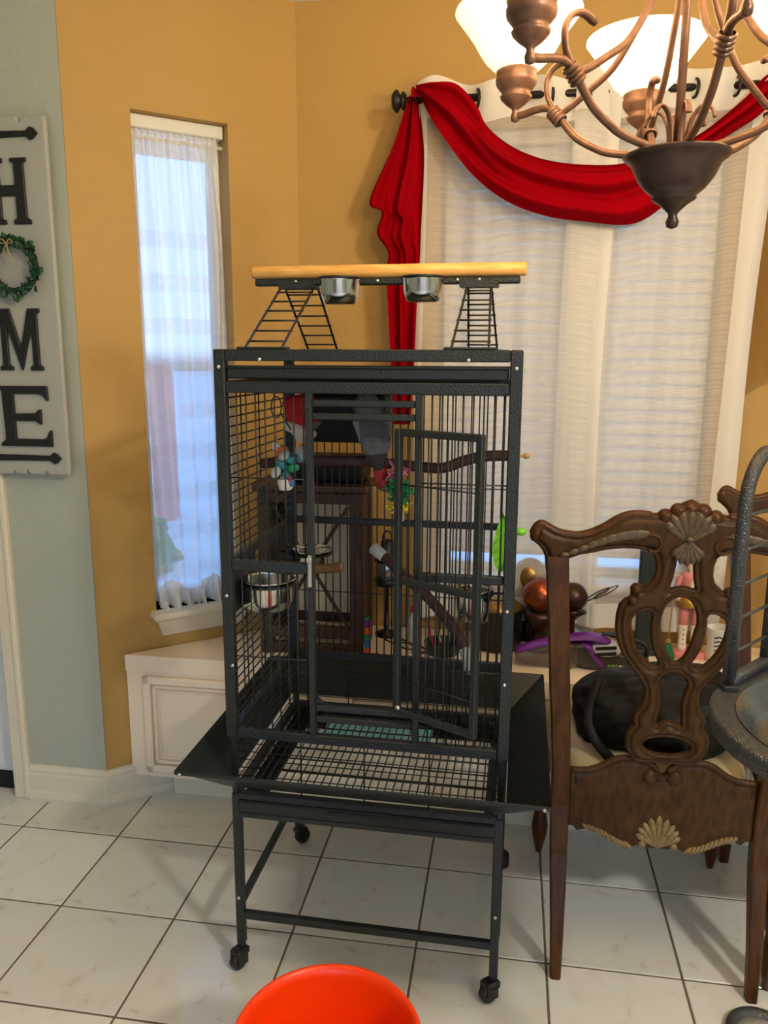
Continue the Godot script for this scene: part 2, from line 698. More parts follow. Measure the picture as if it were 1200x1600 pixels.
	mat("bell_green", srgb(40, 120, 76), 0.35)
	mat("gold_cord", srgb(190, 160, 90), 0.6)
	mat("doll_pink", srgb(226, 140, 136), 0.5)
	mat("doll_skin", srgb(232, 186, 152), 0.5)
	mat("doll_white", srgb(238, 228, 206), 0.5)
	mat("doll_gold", srgb(186, 148, 64), 0.35, 0.6)
	mat("panel_cream", srgb(226, 212, 176), 0.6)
	mat("outside_patio", srgb(222, 222, 220), 0.9)
	mat("outside_brick", srgb(236, 150, 140), 0.9)
	mat("outside_hedge", srgb(86, 128, 58), 0.9)
	mat("lamp_silver", srgb(190, 190, 196), 0.25, 0.8)


# ---------------------------------------------------------------- the room
func flat_dir(turn: float) -> Vector2:
	return Vector2(cos(turn), -sin(turn))


func wall(called: String, m: Material, at: Vector3, turn: float, x0: float, x1: float, hole: Array = [], h := CEIL, thick := 0.14) -> MeshInstance3D:
	var st := S()
	var z := -thick * 0.5
	if hole.is_empty():
		bx(st, Vector3((x0 + x1) / 2, h / 2, z), Vector3(x1 - x0, h, thick))
	else:
		var a: float = hole[0]
		var b: float = hole[1]
		var lo: float = hole[2]
		var hi: float = hole[3]
		bx(st, Vector3((x0 + a) / 2, h / 2, z), Vector3(a - x0, h, thick))
		bx(st, Vector3((b + x1) / 2, h / 2, z), Vector3(x1 - b, h, thick))
		bx(st, Vector3((a + b) / 2, (hi + h) / 2, z), Vector3(b - a, h - hi, thick))
		if lo > 0.0:
			bx(st, Vector3((a + b) / 2, lo / 2, z), Vector3(b - a, lo, thick))
	return struct(called, done(st), m, at, turn)


func prism(st: SurfaceTool, p: PackedVector2Array, y0: float, y1: float) -> void:    # (x, z) outline
	var c := Vector2.ZERO
	for v in p:
		c += v / p.size()
	var mid := Vector3(c.x, (y0 + y1) / 2, c.y)
	for i in p.size():
		var a := p[i]
		var b := p[(i + 1) % p.size()]
		face(st, [Vector3(a.x, y0, a.y), Vector3(b.x, y0, b.y), Vector3(b.x, y1, b.y), Vector3(a.x, y1, a.y)], mid)
	for y in [y0, y1]:
		var q := []
		for v in p:
			q.append(Vector3(v.x, y, v.y))
		face(st, q, mid)


func skirting(called: String, path: Array, m: Material) -> void:     # a profiled board along a line of floor points, the room on its right
	var prof := [Vector2(0, 0), Vector2(0.022, 0), Vector2(0.024, 0.012), Vector2(0.02, 0.028), Vector2(0.014, 0.033), Vector2(0.014, 0.088), Vector2(0.011, 0.096), Vector2(0.012, 0.104), Vector2(0.006, 0.118), Vector2(0, 0.12)]
	var st := S()
	var rows := []
	for i in path.size():
		var p: Vector2 = path[i]
		var d0: Vector2 = (p - path[i - 1]).normalized() if i > 0 else (path[1] - p).normalized()
		var d1: Vector2 = (path[i + 1] - p).normalized() if i < path.size() - 1 else d0
		var n0 := Vector2(-d0.y, d0.x)
		var n1 := Vector2(-d1.y, d1.x)
		var n := (n0 + n1).normalized()
		n /= n.dot(n0)
		var row := []
		for q in prof:
			row.append(Vector3(p.x + n.x * q.x, q.y, p.y + n.y * q.x))
		rows.append(row)
	for i in rows.size() - 1:
		for k in prof.size() - 1:
			tri(st, rows[i][k], rows[i + 1][k], rows[i + 1][k + 1])
			tri(st, rows[i][k], rows[i + 1][k + 1], rows[i][k + 1])
	for i in [0, rows.size() - 1]:
		face(st, rows[i], Vector3(path[rows.size() / 2].x, 0.05, path[rows.size() / 2].y))
	struct(called, done(st), m)


func build_floor() -> void:
	var s := 0.318
	var o := Vector3(-1.1232, 0, -2.2476)
	var fl := struct("floor", box(Vector3(8.4, 0.2, 8.4), Vector3(1.2, -0.1022, 1.9)), M.grout, o, ROOM_TURN)
	fl.set_meta("label", "cream veined ceramic tile floor with brown grout")
	var one := box(Vector3(s - 0.0055, 0.008, s - 0.0055), Vector3(0, -0.004, 0), 0.0016)
	var rest := S()
	for j in range(-3, 15):
		for i in range(-7, 15):
			var c := Vector3((i + 0.5) * s, 0, (j + 0.5) * s)
			var w := o + Basis(Vector3.UP, ROOM_TURN) * c
			if w.x < -3.1 or w.x > 3.4 or w.z > 3.2 or w.z < -2.62:
				continue
			if w.z < -0.95 and absf(w.x) < -w.z * 0.5 + 0.32:
				var t := put("tile", one, M["tile_%d" % rng.randi_range(0, 2)], fl)
				t.position = c + Vector3(0, rng.randf_range(-0.0004, 0.0004), 0)
			else:
				bx(rest, c + Vector3(0, -0.004, 0), Vector3(s - 0.0055, 0.008, s - 0.0055))
	put("tile_field", done(rest), M.tile_0, fl).set_meta("kind", "stuff")


func build_room() -> void:
	var gl := flat_dir(ROOM_TURN)
	build_floor()
	struct("ceiling", box(Vector3(7.4, 0.12, 7.0), Vector3(0.2, CEIL + 0.06, 0.2)), M.ceiling_white)
	# the sage wall with the door, then the bay: slanted wall, window wall, slanted wall
	wall("wall_left", M.sage_wall, CORNER_A, ROOM_TURN, -2.45, 0.0, [-1.16, -0.325, 0.0, 2.03])
	wall("wall_bay_left", M.tan_wall, CORNER_A, 0.5442, 0.002, 0.7165, [0.188, 0.482, 0.632, 2.142])
	wall("wall_back", M.tan_wall, CORNER_B, BACK_TURN, -0.05, 1.85, [0.47, 1.33, 0.7, 2.14])
	wall("wall_bay_right", M.tan_wall, Vector3(1.491, 0, -2.453), -0.8697, 0.0, 0.7165)
	wall("wall_right", M.sage_wall, Vector3(1.953, 0, -1.906), ROOM_TURN, 0.0, 1.6)
	struct("wall_right_far", box(Vector3(0.14, CEIL, 5.4), Vector3(3.5, CEIL / 2, 0.8)), M.sage_wall)
	struct("wall_left_far", box(Vector3(0.14, CEIL, 6.4), Vector3(-3.25, CEIL / 2, 0.4)), M.sage_wall)
	var st := S()                      # behind the camera: an open patio doorway that lets the day in
	bx(st, Vector3(-2.4, CEIL / 2, 3.42), Vector3(1.6, CEIL, 0.14))
	bx(st, Vector3(2.5, CEIL / 2, 3.42), Vector3(2.0, CEIL, 0.14))
	bx(st, Vector3(-0.05, 2.32, 3.42), Vector3(3.1, CEIL - 2.1, 0.14))
	struct("wall_rear", done(st), M.sage_wall)
	var a := Vector2(CORNER_A.x, CORNER_A.z)
	var dl := flat_dir(0.5442)
	skirting("baseboard_left", [a - gl * 0.268, a, a + dl * 0.25], M.trim_cream)
	# door at the left edge
	var door := struct("door_1", box(Vector3(0.82, 1.96, 0.035), Vector3(-0.742, 1.04, -0.06), 0.003), M.door_white, CORNER_A, ROOM_TURN)
	st = S()
	for x in [-0.297, -1.19]:
		bx(st, Vector3(x, 1.03, 0.006), Vector3(0.058, 2.06, 0.018), 0.004)
		bx(st, Vector3(x + (0.02 if x > -1 else -0.02), 1.03, 0.012), Vector3(0.02, 2.06, 0.018), 0.005)
		bx(st, Vector3(x - (0.024 if x > -1 else -0.024), 1.03, -0.06), Vector3(0.016, 2.06, 0.14), 0.002)
	bx(st, Vector3(-0.745, 2.08, 0.006), Vector3(0.95, 0.06, 0.018), 0.004)
	put("door_casing", done(st), M.trim_cream, door)
	put("door_sweep", box(Vector3(0.8, 0.058, 0.05), Vector3(-0.742, 0.03, -0.06)), M.black_matte, door)
	st = S(false)
	tube(st, [Vector3(-0.336, 0.3, -0.036), Vector3(-0.336, 0.4, -0.036)], 0.007, 8)
	put("hinge", done(st), M.bolt, door)
	build_window_narrow()
	build_window_wide()
	build_outside()


func build_window_narrow() -> void:
	var x0 := 0.188
	var x1 := 0.482
	var y0 := 0.632
	var y1 := 2.142
	var w := thing("window_1", "tall narrow window in the slanted tan wall", "window", CORNER_A, 0.5442)
	w.set_meta("kind", "structure")
	var st := S()
	for x in [x0 + 0.016, x1 - 0.016]:
		bx(st, Vector3(x, (y0 + y1) / 2, -0.11), Vector3(0.032, y1 - y0, 0.05), 0.003)
	for y in [y0 + 0.016, y1 - 0.016]:
		bx(st, Vector3((x0 + x1) / 2, y, -0.11), Vector3(x1 - x0, 0.032, 0.05), 0.003)
	put("window_frame", done(st), M.sill_white, w)
	put("pane", box(Vector3(x1 - x0 - 0.05, y1 - y0 - 0.05, 0.004), Vector3((x0 + x1) / 2, (y0 + y1) / 2, -0.11)), M.pane_glass, w)
	put("head_rail", box(Vector3(x1 - x0 - 0.006, 0.038, 0.045), Vector3((x0 + x1) / 2, y1 - 0.02, -0.055), 0.003), M.sill_white, w)
	st = S()
	bx(st, Vector3((x0 + x1) / 2, y0 - 0.012, -0.02), Vector3(x1 - x0 + 0.044, 0.024, 0.16), 0.008)
	put("sill", done(st), M.trim_cream, w)
	st = S()
	var ctr := Vector3((x0 + x1) / 2, y0 - 0.06, 0.02)
	var q := [[x0 - 0.006, y0 - 0.024, 0.045], [x1 + 0.006, y0 - 0.024, 0.045], [x1 - 0.014, y0 - 0.086, 0.012], [x0 + 0.014, y0 - 0.086, 0.012]]
	var f := []
	var g := []
	for k in q:
		f.append(Vector3(k[0], k[1], k[2]))
		g.append(Vector3(k[0], k[1], 0.0))
	face(st, f, ctr)
	for k in 4:
		face(st, [f[k], f[(k + 1) % 4], g[(k + 1) % 4], g[k]], ctr)
	put("apron", done(st), M.trim_cream, w)
	# its own sheer, shirred on a rod
	var c := thing("sheer_curtain", "white checked sheer curtain shirred on a rod in the narrow window", "curtain", CORNER_A, 0.5442)
	put("cloth", sheet(120, 90, func(u: float, v: float) -> Vector3:
		var y := lerpf(2.085, 0.64, v)
		var low := smoothstep(0.0, 0.25, v)
		var wide := lerpf(0.268, 0.284, low)
		var left := 0.19 + 0.004 * low + 0.012 * smoothstep(0.45, 0.9, v)
		var amp := lerpf(0.006, 0.024, low)
		var z := -0.042 + amp * sin(u * 31.0 + 1.2 * sin(v * 3.0 + u * 5.0)) + 0.006 * sin(u * 77.0) * (1.0 - low)
		z += 0.012 * smoothstep(0.93, 1.0, v) * (1.0 + sin(u * 19.0))
		return Vector3(left + u * (wide - (left - 0.19)) + 0.003 * sin(u * 31.0 + 2.0 + v * 2.0), y + 0.008 * sin(u * 24.0) * v * v, z)), M.check_sheer, c)
	put("header", sheet(120, 10, func(u: float, v: float) -> Vector3:
		return Vector3(0.19 + u * 0.27, lerpf(2.11 + 0.006 * sin(u * 60.0), 2.03, v), -0.047 + 0.007 * sin(u * 84.0 + sin(v * 3.0)))), M.sheer_hem, c)
	put("hem", sheet(100, 12, func(u: float, v: float) -> Vector3:
		return Vector3(0.204 + u * 0.264 + 0.005 * sin(u * 29.0), lerpf(0.7 + 0.02 * sin(u * 11.0), 0.634, v), -0.024 + 0.03 * v * (0.6 + sin(u * 37.0)) + 0.006 * sin(u * 51.0 + v * 4.0))), M.sheer_hem, c)
	put("tension_rod", rod(Vector3(0.19, 2.08, -0.05), Vector3(0.48, 2.08, -0.05), 0.006, 8), M.sill_white, c)


func build_window_wide() -> void:
	var x0 := 0.47
	var x1 := 1.33
	var y0 := 0.7
	var y1 := 2.14
	var w := thing("window_2", "wide window in the back wall behind closed white blinds", "window", CORNER_B, BACK_TURN)
	w.set_meta("kind", "structure")
	var st := S()
	for x in [x0 + 0.02, x1 - 0.02, (x0 + x1) / 2]:
		bx(st, Vector3(x, (y0 + y1) / 2, -0.11), Vector3(0.04, y1 - y0, 0.05), 0.003)
	for y in [y0 + 0.016, y1 - 0.02]:
		bx(st, Vector3((x0 + x1) / 2, y, -0.11), Vector3(x1 - x0, 0.032, 0.05), 0.003)
	put("window_frame", done(st), M.sill_white, w)
	for k in 2:
		put("pane", box(Vector3((x1 - x0) / 2 - 0.05, y1 - y0 - 0.05, 0.004), Vector3(lerpf(x0, x1, 0.25 + 0.5 * k), (y0 + y1) / 2, -0.11)), M.pane_glass, w)
	put("sill", box(Vector3(x1 - x0 + 0.05, 0.024, 0.16), Vector3((x0 + x1) / 2, y0 - 0.01, -0.03), 0.008), M.trim_cream, w)
	# blinds: every slat a part
	var b := thing("window_blind", "closed white slatted blind behind the long sheer curtains", "blind", CORNER_B, BACK_TURN)
	put("head_rail", box(Vector3(x1 - x0 - 0.012, 0.045, 0.05), Vector3((x0 + x1) / 2, y1 - 0.025, -0.045), 0.004), M.blind_white, b)
	st = S(false)
	for i in 7:
		var t := i / 6.0 - 0.5
		var t2 := (i + 1) / 6.0 - 0.5
		if i == 6:
			break
		var p := Vector3(0, t * 0.05, 0.004 * (1.0 - 4.0 * t * t))
		var p2 := Vector3(0, t2 * 0.05, 0.004 * (1.0 - 4.0 * t2 * t2))
		var wv := Vector3((x1 - x0) / 2 - 0.012, 0, 0)
		var th := Vector3(0, 0, 0.0022)
		tri(st, p - wv + th, p + wv + th, p2 + wv + th)
		tri(st, p - wv + th, p2 + wv + th, p2 - wv + th)
		tri(st, p - wv, p2 + wv, p + wv)
		tri(st, p - wv, p2 - wv, p2 + wv)
	var slat := done(st)
	var pitch := 0.0405
	for k in 32:
		var o := put("slat", slat, M.blind_white, b)
		o.position = Vector3((x0 + x1) / 2, y1 - 0.07 - k * pitch, -0.045)
		o.rotation.x = -deg_to_rad(25.0) + rng.randf_range(-0.02, 0.02)
	put("bottom_rail", box(Vector3(x1 - x0 - 0.02, 0.022, 0.03), Vector3((x0 + x1) / 2, 0.79, -0.045), 0.004), M.blind_white, b)
	for x in [0.63, 0.9, 1.19]:
		put("cord", rod(Vector3(x, 0.79, -0.018), Vector3(x, y1 - 0.04, -0.018), 0.0014, 5), M.blind_white, b)
	# rod
	var r := thing("curtain_rod", "dark metal curtain rod with a round end knob above the wide window", "curtain rod", CORNER_B, BACK_TURN)
	put("pole", rod(Vector3(0.375, 2.19, 0.13), Vector3(1.5, 2.19, 0.13), 0.011, 12), M.rod_iron, r)
	for x in [0.372, 1.505]:
		var dirx: float = -1.0 if x < 1.0 else 1.0
		st = S(false)
		lathe(st, [Vector2(0, 0), Vector2(0.02, 0), Vector2(0.026, 0.006), Vector2(0.026, 0.012), Vector2(0.016, 0.016), Vector2(0.03, 0.024), Vector2(0.032, 0.032), Vector2(0.02, 0.042), Vector2(0, 0.045)], 20, Transform3D(Basis(Vector3(0, 0, 1), -dirx * PI / 2), Vector3(x, 2.19, 0.13)))
		put("finial", done(st), M.rod_iron, r)
	for x in [0.44, 1.46]:
		st = S()
		bx(st, Vector3(x, 2.185, 0.07), Vector3(0.012, 0.012, 0.13), 0.002)
		bx(st, Vector3(x, 2.18, 0.005), Vector3(0.03, 0.07, 0.01), 0.002)
		put("bracket", done(st), M.rod_iron, r)
	# two sheer panels that overlap in the middle
	var spans := [[0.407, 0.992, 0.40, 1.0, "left sheer white curtain panel hanging from metal rings on the rod"], [0.862, 1.43, 0.84, 1.385, "right sheer white curtain panel hanging beside the tan wall"]]
	for k in 2:
		var sp: Array = spans[k]
		var c := thing("sheer_curtain", sp[4], "curtain", CORNER_B, BACK_TURN, "sheer panels over the wide window")
		var shape := func(u: float, v: float) -> Vector3:
			var y := lerpf(2.236 + 0.012 * sin(u * 15.0 + k), 0.578, v)
			var top := 1.0 - smoothstep(0.0, 0.12, v)
			var xa := lerpf(sp[0], sp[2], v)
			var xb := lerpf(sp[1], sp[3], v)
			var z: float = 0.085 + k * 0.016 + 0.05 * top + top * 0.022 * sin(u * 21.0) + (1.0 - top) * (0.009 * sin(u * 21.0 + 0.8 * sin(v * 3.0)) + 0.005 * sin(u * 47.0 + k))
			z += 0.012 * smoothstep(0.8, 1.0, v) * sin(u * 27.0)
			return Vector3(lerpf(xa, xb, u) + 0.004 * sin(v * 9.0 + k) * (1.0 if u > 0.9 or u < 0.1 else 0.0), y, z)
		put("cloth", sheet(90, 70, func(u: float, v: float) -> Vector3: return shape.call(u, v)), M.sheer_cloth, c)
		put("top_hem", sheet(90, 6, func(u: float, v: float) -> Vector3: return shape.call(u, v * 0.062) + Vector3(0, 0, 0.0015)), M.sheer_hem, c)
		put("side_hem", sheet(4, 60, func(u: float, v: float) -> Vector3: return shape.call(u * 0.04 if k == 0 else 0.88 + u * 0.12, v) + Vector3(0, 0, 0.0015)), M.sheer_hem, c)
		if k == 0:
			put("inner_hem", sheet(16, 60, func(u: float, v: float) -> Vector3: return shape.call(0.79 + u * 0.21, v) + Vector3(0, 0, 0.0015)), M.sheer_hem, c)
		put("bottom_hem", sheet(60, 5, func(u: float, v: float) -> Vector3: return shape.call(u, 0.95 + 0.05 * v) + Vector3(0, 0, 0.0015)), M.sheer_hem, c)
		for x in ([0.583, 0.794, 0.9] if k == 0 else [1.05, 1.19, 1.3]):
			st = S(false)
			var ring := []
			for i in 21:
				ring.append(Vector3(x + 0.006 * sin(TAU * i / 20), 2.186 + 0.024 * cos(TAU * i / 20), 0.135 + 0.02 * sin(TAU * i / 20)))
			tube(st, ring, 0.0045, 6)
			put("grommet", done(st), M.rod_iron, c)
	build_scarf()


func along(p: Array, t: float) -> Vector2:      # a smooth curve through (x, y) pairs in millimetres
	var n := p.size() / 2
	var f := clampf(t, 0, 1) * (n - 1)
	var i := mini(int(f), n - 2)
	var g := func(k: int) -> Vector2: return Vector2(p[clampi(k, 0, n - 1) * 2], p[clampi(k, 0, n - 1) * 2 + 1]) * 0.001
	var a: Vector2 = g.call(i)
	return a.cubic_interpolate(g.call(i + 1), g.call(i - 1), g.call(i + 2), f - i)


func build_scarf() -> void:
	var top := [405, 2216, 458, 2226, 524, 2217, 582, 2159, 615, 2102, 688, 2046, 782, 2008, 893, 1990, 1010, 1990, 1123, 2026, 1212, 2062, 1316, 2145, 1366, 2200, 1410, 2222]
	var low := [411, 2202, 444, 2139, 499, 2060, 577, 1968, 674, 1897, 788, 1854, 900, 1836, 1047, 1827, 1150, 1895, 1214, 1977, 1269, 2043, 1355, 2097, 1412, 2157, 1440, 2200]
	var c := thing("window_scarf", "red scarf draped in a swag over the curtain rod with hanging tails", "scarf", CORNER_B, BACK_TURN)
	put("swag", sheet(150, 40, func(u: float, v: float) -> Vector3:
		var p := along(top, u).lerp(along(low, u), v)
		var mid := sin(PI * u)
		var z := 0.15 + 0.05 * sin(PI * clampf(v * 0.9 + 0.05, 0, 1)) * (0.5 + 0.5 * mid)
		z += 0.019 * sin(v * 13.0 + 1.6 * sin(u * 4.0) + u * 4.0) + 0.006 * sin(v * 27.0 - u * 7.0)
		return Vector3(p.x, p.y, z)), M.red_cloth, c)
	var tl := [382, 2203, 367, 2159, 329, 2054, 262, 1909, 300, 1876, 286, 1815, 321, 1758, 317, 1701, 324, 1560, 333, 1418, 342, 1230]
	var tr := [405, 2198, 413, 2166, 428, 2041, 424, 1877, 422, 1830, 421, 1790, 420, 1747, 416, 1680, 412, 1594, 406, 1418, 396, 1230]
	put("tail", sheet(40, 110, func(u: float, v: float) -> Vector3:
		var p := along(tl, v).lerp(along(tr, v), u)
		var z := 0.135 + 0.016 * sin(u * 12.0 + v * 2.0) * smoothstep(0.0, 0.2, v) + 0.008 * sin(u * 26.0 - v * 3.0)
		return Vector3(p.x, p.y, z)), M.red_cloth, c)
	put("tail", sheet(30, 60, func(u: float, v: float) -> Vector3:
		var xa := lerpf(1.43, 1.452, v)
		return Vector3(lerpf(xa, xa + 0.06 + 0.12 * v, u), lerpf(2.2, 1.36 + 0.14 * u, v), 0.14 + 0.016 * sin(u * 14.0 + v * 2.0))), M.red_cloth, c)
	put("fold_over", sheet(24, 20, func(u: float, v: float) -> Vector3:
		var a := v * PI
		return Vector3(lerpf(0.39, 0.47, u) , 2.19 + 0.034 * sin(a) + 0.004 * sin(u * 30.0), 0.13 - 0.032 * cos(a))), M.red_cloth, c)


func build_outside() -> void:
	struct("ground_outside", box(Vector3(120, 0.1, 90), Vector3(0, -0.35, -48.2)), M.outside_patio)
	var st := S()
	bx(st, Vector3(-2.36, 0.5, -8.5), Vector3(0.2, 1.7, 0.3), 0.02)
	var hm := done(st)
	var o := put("garden_pillar", hm, M.outside_brick, self, "pinkish garden pillar seen dimly through the narrow window")
	o.set_meta("category", "pillar")
	var n := noise(1.6, 3, 51)
	var bush := skin(Vector3(-3.4, -0.4, -7.4), Vector3(-1.2, 0.6, -5.6), 0.06, func(p: Vector3) -> float:
		var d := Vector3((p.x + 2.3) / 0.52, (p.y + 0.25) / 0.4, (p.z + 6.5) / 0.7).length() - 1.0
		return d * 0.5 + n.get_noise_3dv(p * 2.0) * 0.2)
	o = put("hedge", bush, M.outside_hedge, self, "green hedge outside the narrow window")
	o.set_meta("category", "hedge")


func build_window_seat() -> void:
	var gl := flat_dir(ROOM_TURN)
	var f0 := Vector2(-0.826, -2.4135)
	var f1 := Vector2(1.84, -1.993)
	var nn := Vector2(-gl.y, gl.x)
	var outline := PackedVector2Array([f0, f1, Vector2(1.486, -2.448), Vector2(-0.283, -2.738)])
	var t := thing("built_in_bench", "built-in cream panelled window seat filling the bay", "bench")
	var st := S()
	prism(st, outline, 0.085, 0.452)
	put("body", done(st), M.bench_cream, t)
	st = S()
	prism(st, PackedVector2Array([f0 + nn * 0.008, f1 + nn * 0.008, Vector2(1.486, -2.448), Vector2(-0.283, -2.738)]), 0.452, 0.505)
	put("seat_board", done(st), M.bench_cream, t)
	st = S()
	prism(st, PackedVector2Array([f0 + gl * 0.12 - nn * 0.05, f1 - gl * 0.1 - nn * 0.05, Vector2(1.47, -2.43), Vector2(-0.283, -2.72)]), 0.0, 0.085)
	put("toe_kick", done(st), M.trim_cream, t)
	for k in 4:
		st = S()
		var a := 0.056 + k * 0.66
		var b := a + 0.58
		for lay in [[0.0, 0.026, 0.016], [0.03, 0.012, 0.009], [0.047, 0.006, 0.005]]:
			var e: float = lay[0]
			var wd: float = lay[1]
			var z: float = lay[2]
			for y in [0.105 + e + wd / 2, 0.437 - e - wd / 2]:
				bx(st, Vector3((a + b) / 2, y, z / 2), Vector3(b - a - 2 * e, wd, z), minf(0.004, wd * 0.4))
			for x in [a + e + wd / 2, b - e - wd / 2]:
				bx(st, Vector3(x, 0.271, z / 2), Vector3(wd, 0.332 - 2 * e, z), minf(0.004, wd * 0.4))
		var o := put("panel_moulding", done(st), M.bench_cream, t)
		o.position = Vector3(f0.x, 0, f0.y)
		o.rotation.y = ROOM_TURN


# ---------------------------------------------------------------- the parrot cage
func upright(st: SurfaceTool, x: float, z: float, y0: float, y1: float, w: float) -> void:
	bx(st, Vector3(x, (y0 + y1) / 2, z), Vector3(w, y1 - y0, w), 0.0025)


func beam(st: SurfaceTool, a: Vector3, b: Vector3, h: float, d: float) -> void:    # a square tube between two points
	var dir := (b - a).normalized()
	var side := dir.cross(Vector3.UP).normalized()
	bx(st, (a + b) / 2, Vector3(d, h, (b - a).length()), 0.0022, Basis(side, dir.cross(side) * -1.0, dir))


func one_beam(called: String, a: Vector3, b: Vector3, h: float, d: float, p: Node3D) -> MeshInstance3D:
	var st := S()
	beam(st, a, b, h, d)
	return put(called, done(st), M.cage_paint, p)


func bars(called: String, from: Vector3, step: Vector3, n: int, mesh: Mesh, p: Node3D, turn := Basis()) -> void:
	for k in n:
		var o := put(called, mesh, M.cage_bar, p)
		o.transform = Transform3D(turn, from + step * k)


func build_cage() -> void:
	var W := 0.63
	var D := 0.52
	var c := thing("parrot_cage", "tall charcoal metal parrot cage on casters with its door hanging open", "bird cage", CAGE_AT, CAGE_TURN)
	var st: SurfaceTool
	var t := 0.024
	for x in [t / 2, W - t / 2]:
		for z in [-t / 2, -D + t / 2]:
			st = S()
			upright(st, x, z, 0.596, 1.457, t)
			upright(st, x + (0.002 if x < 0.3 else -0.002), z, 0.455, 0.6, 0.014)
			put("corner_post", done(st), M.cage_paint, c)
			st = S()
			var inx := 0.004 if x < 0.3 else -0.004
			upright(st, x + inx, z, 0.062, 0.458, 0.02)
			put("leg", done(st), M.cage_paint, c)
	# rails, front and back, left and right
	var F := -t / 2
	var B := -D + t / 2
	var L := t / 2
	var R := W - t / 2
	for z in [F, B]:
		one_beam("top_rail", Vector3(t, 1.445, z), Vector3(W - t, 1.445, z), t, t, c)
		one_beam("upper_rail", Vector3(t, 1.38, z), Vector3(W - t, 1.38, z), 0.024, 0.02, c)
		one_beam("lower_rail", Vector3(t, 0.607, z), Vector3(W - t, 0.607, z), 0.022, 0.018, c)
		one_beam("stand_rail", Vector3(0.02, 0.452, z), Vector3(W - 0.02, 0.452, z), 0.018, 0.018, c)
		one_beam("stand_rail", Vector3(0.02, 0.404, z), Vector3(W - 0.02, 0.404, z), 0.014, 0.016, c)
	one_beam("foot_rail", Vector3(0.02, 0.14, F), Vector3(W - 0.02, 0.14, F), 0.018, 0.018, c)
	for x in [L, R]:
		one_beam("top_rail", Vector3(x, 1.445, -t), Vector3(x, 1.445, -D + t), t, t, c)
		one_beam("upper_rail", Vector3(x, 1.38, -t), Vector3(x, 1.38, -D + t), 0.024, 0.02, c)
		one_beam("middle_rail", Vector3(x, 0.998, -t), Vector3(x, 0.998, -D + t), 0.02, 0.018, c)
		one_beam("lower_rail", Vector3(x, 0.607, -t), Vector3(x, 0.607, -D + t), 0.022, 0.018, c)
		one_beam("stand_rail", Vector3(x, 0.452, -t), Vector3(x, 0.452, -D + t), 0.018, 0.018, c)
		one_beam("foot_rail", Vector3(x, 0.16, -t), Vector3(x, 0.16, -D + t), 0.018, 0.016, c)
	one_beam("middle_rail", Vector3(t, 1.0, B), Vector3(W - t, 1.0, B), 0.018, 0.016, c)
	one_beam("middle_rail", Vector3(t, 0.998, F), Vector3(0.196, 0.998, F), 0.024, 0.018, c)
	one_beam("middle_rail", Vector3(0.432, 0.992, F), Vector3(W - t, 0.992, F), 0.018, 0.016, c)
	# the doorway
	for x in [0.2, 0.428]:
		st = S()
		bx(st, Vector3(x, 0.99, F), Vector3(0.014, 0.77, 0.02), 0.002)
		put("door_post", done(st), M.cage_paint, c)
	for y in [1.349, 1.322, 0.682, 0.656]:
		one_beam("door_rail", Vector3(0.207, y, F), Vector3(0.421, y, F), 0.014, 0.016, c)
	for y in [0.69, 1.31]:       # corner gussets of the doorway
		st = S()
		var s: float = 1.0 if y < 1.0 else -1.0
		face(st, [Vector3(0.207, y, F), Vector3(0.228, y, F), Vector3(0.207, y + s * 0.02, F)], Vector3(0.21, y, F - 0.1))
		face(st, [Vector3(0.207, y, F - 0.003), Vector3(0.228, y, F - 0.003), Vector3(0.207, y + s * 0.02, F - 0.003)], Vector3(0.21, y, F + 0.1))
		put("gusset", done(st), M.cage_panel, c)
	# bars: each one a part
	var r := 0.0018
	var full := rod(Vector3(0, 0.615, 0), Vector3(0, 1.37, 0), r)
	var upper := rod(Vector3(0, 1.008, 0), Vector3(0, 1.37, 0), r)
	var lower := rod(Vector3(0, 0.615, 0), Vector3(0, 0.988, 0), r)
	bars("bar", Vector3(0.0435, 0, F), Vector3(0.0206, 0, 0), 8, upper, c)
	bars("bar", Vector3(0.0435, 0, F), Vector3(0.0206, 0, 0), 8, lower, c)
	bars("bar", Vector3(0.4545, 0, F), Vector3(0.0206, 0, 0), 8, full, c)
	bars("bar", Vector3(0.0445, 0, B), Vector3(0.0208, 0, 0), 27, full, c)
	var across := rod(Vector3(0, 0, -t), Vector3(0, 0, -D + t), r)
	for x in [L - 0.004, R + 0.004]:
		bars("bar", Vector3(x, 0.632, 0), Vector3(0, 0.0208, 0), 17, across, c)
		bars("bar", Vector3(x, 1.022, 0), Vector3(0, 0.0208, 0), 17, across, c)
		bars("side_rod", Vector3(x, 0, -0.135), Vector3(0, 0, -0.125), 3, full, c)
	var wide := rod(Vector3(t, 0, 0), Vector3(W - t, 0, 0), 0.0015)
	bars("cross_wire", Vector3(0, 1.1, B - 0.003), Vector3(0, -0.305, 0), 2, wide, c)
	var short := rod(Vector3(t, 0, 0), Vector3(0.195, 0, 0), 0.0015)
	bars("cross_wire", Vector3(0, 1.19, F + 0.003), Vector3(0, -0.40, 0), 2, short, c)
	var shortr := rod(Vector3(0.434, 0, 0), Vector3(W - t, 0, 0), 0.0015)
	bars("cross_wire", Vector3(0, 1.19, F + 0.003), Vector3(0, -0.40, 0), 2, shortr, c)
	var slim := rod(Vector3(0.02, 0, 0), Vector3(W - 0.02, 0, 0), 0.0015)
	for z in [F, B]:
		bars("skirt_bar", Vector3(0, 0.58, z), Vector3(0, -0.02, 0), 6, slim, c)
		bars("skirt_rod", Vector3(0.17, 0, z), Vector3(0.145, 0, 0), 3, rod(Vector3(0, 0.46, 0), Vector3(0, 0.6, 0), r), c)
	var slim_side := rod(Vector3(0, 0, -0.02), Vector3(0, 0, -D + 0.02), 0.0015)
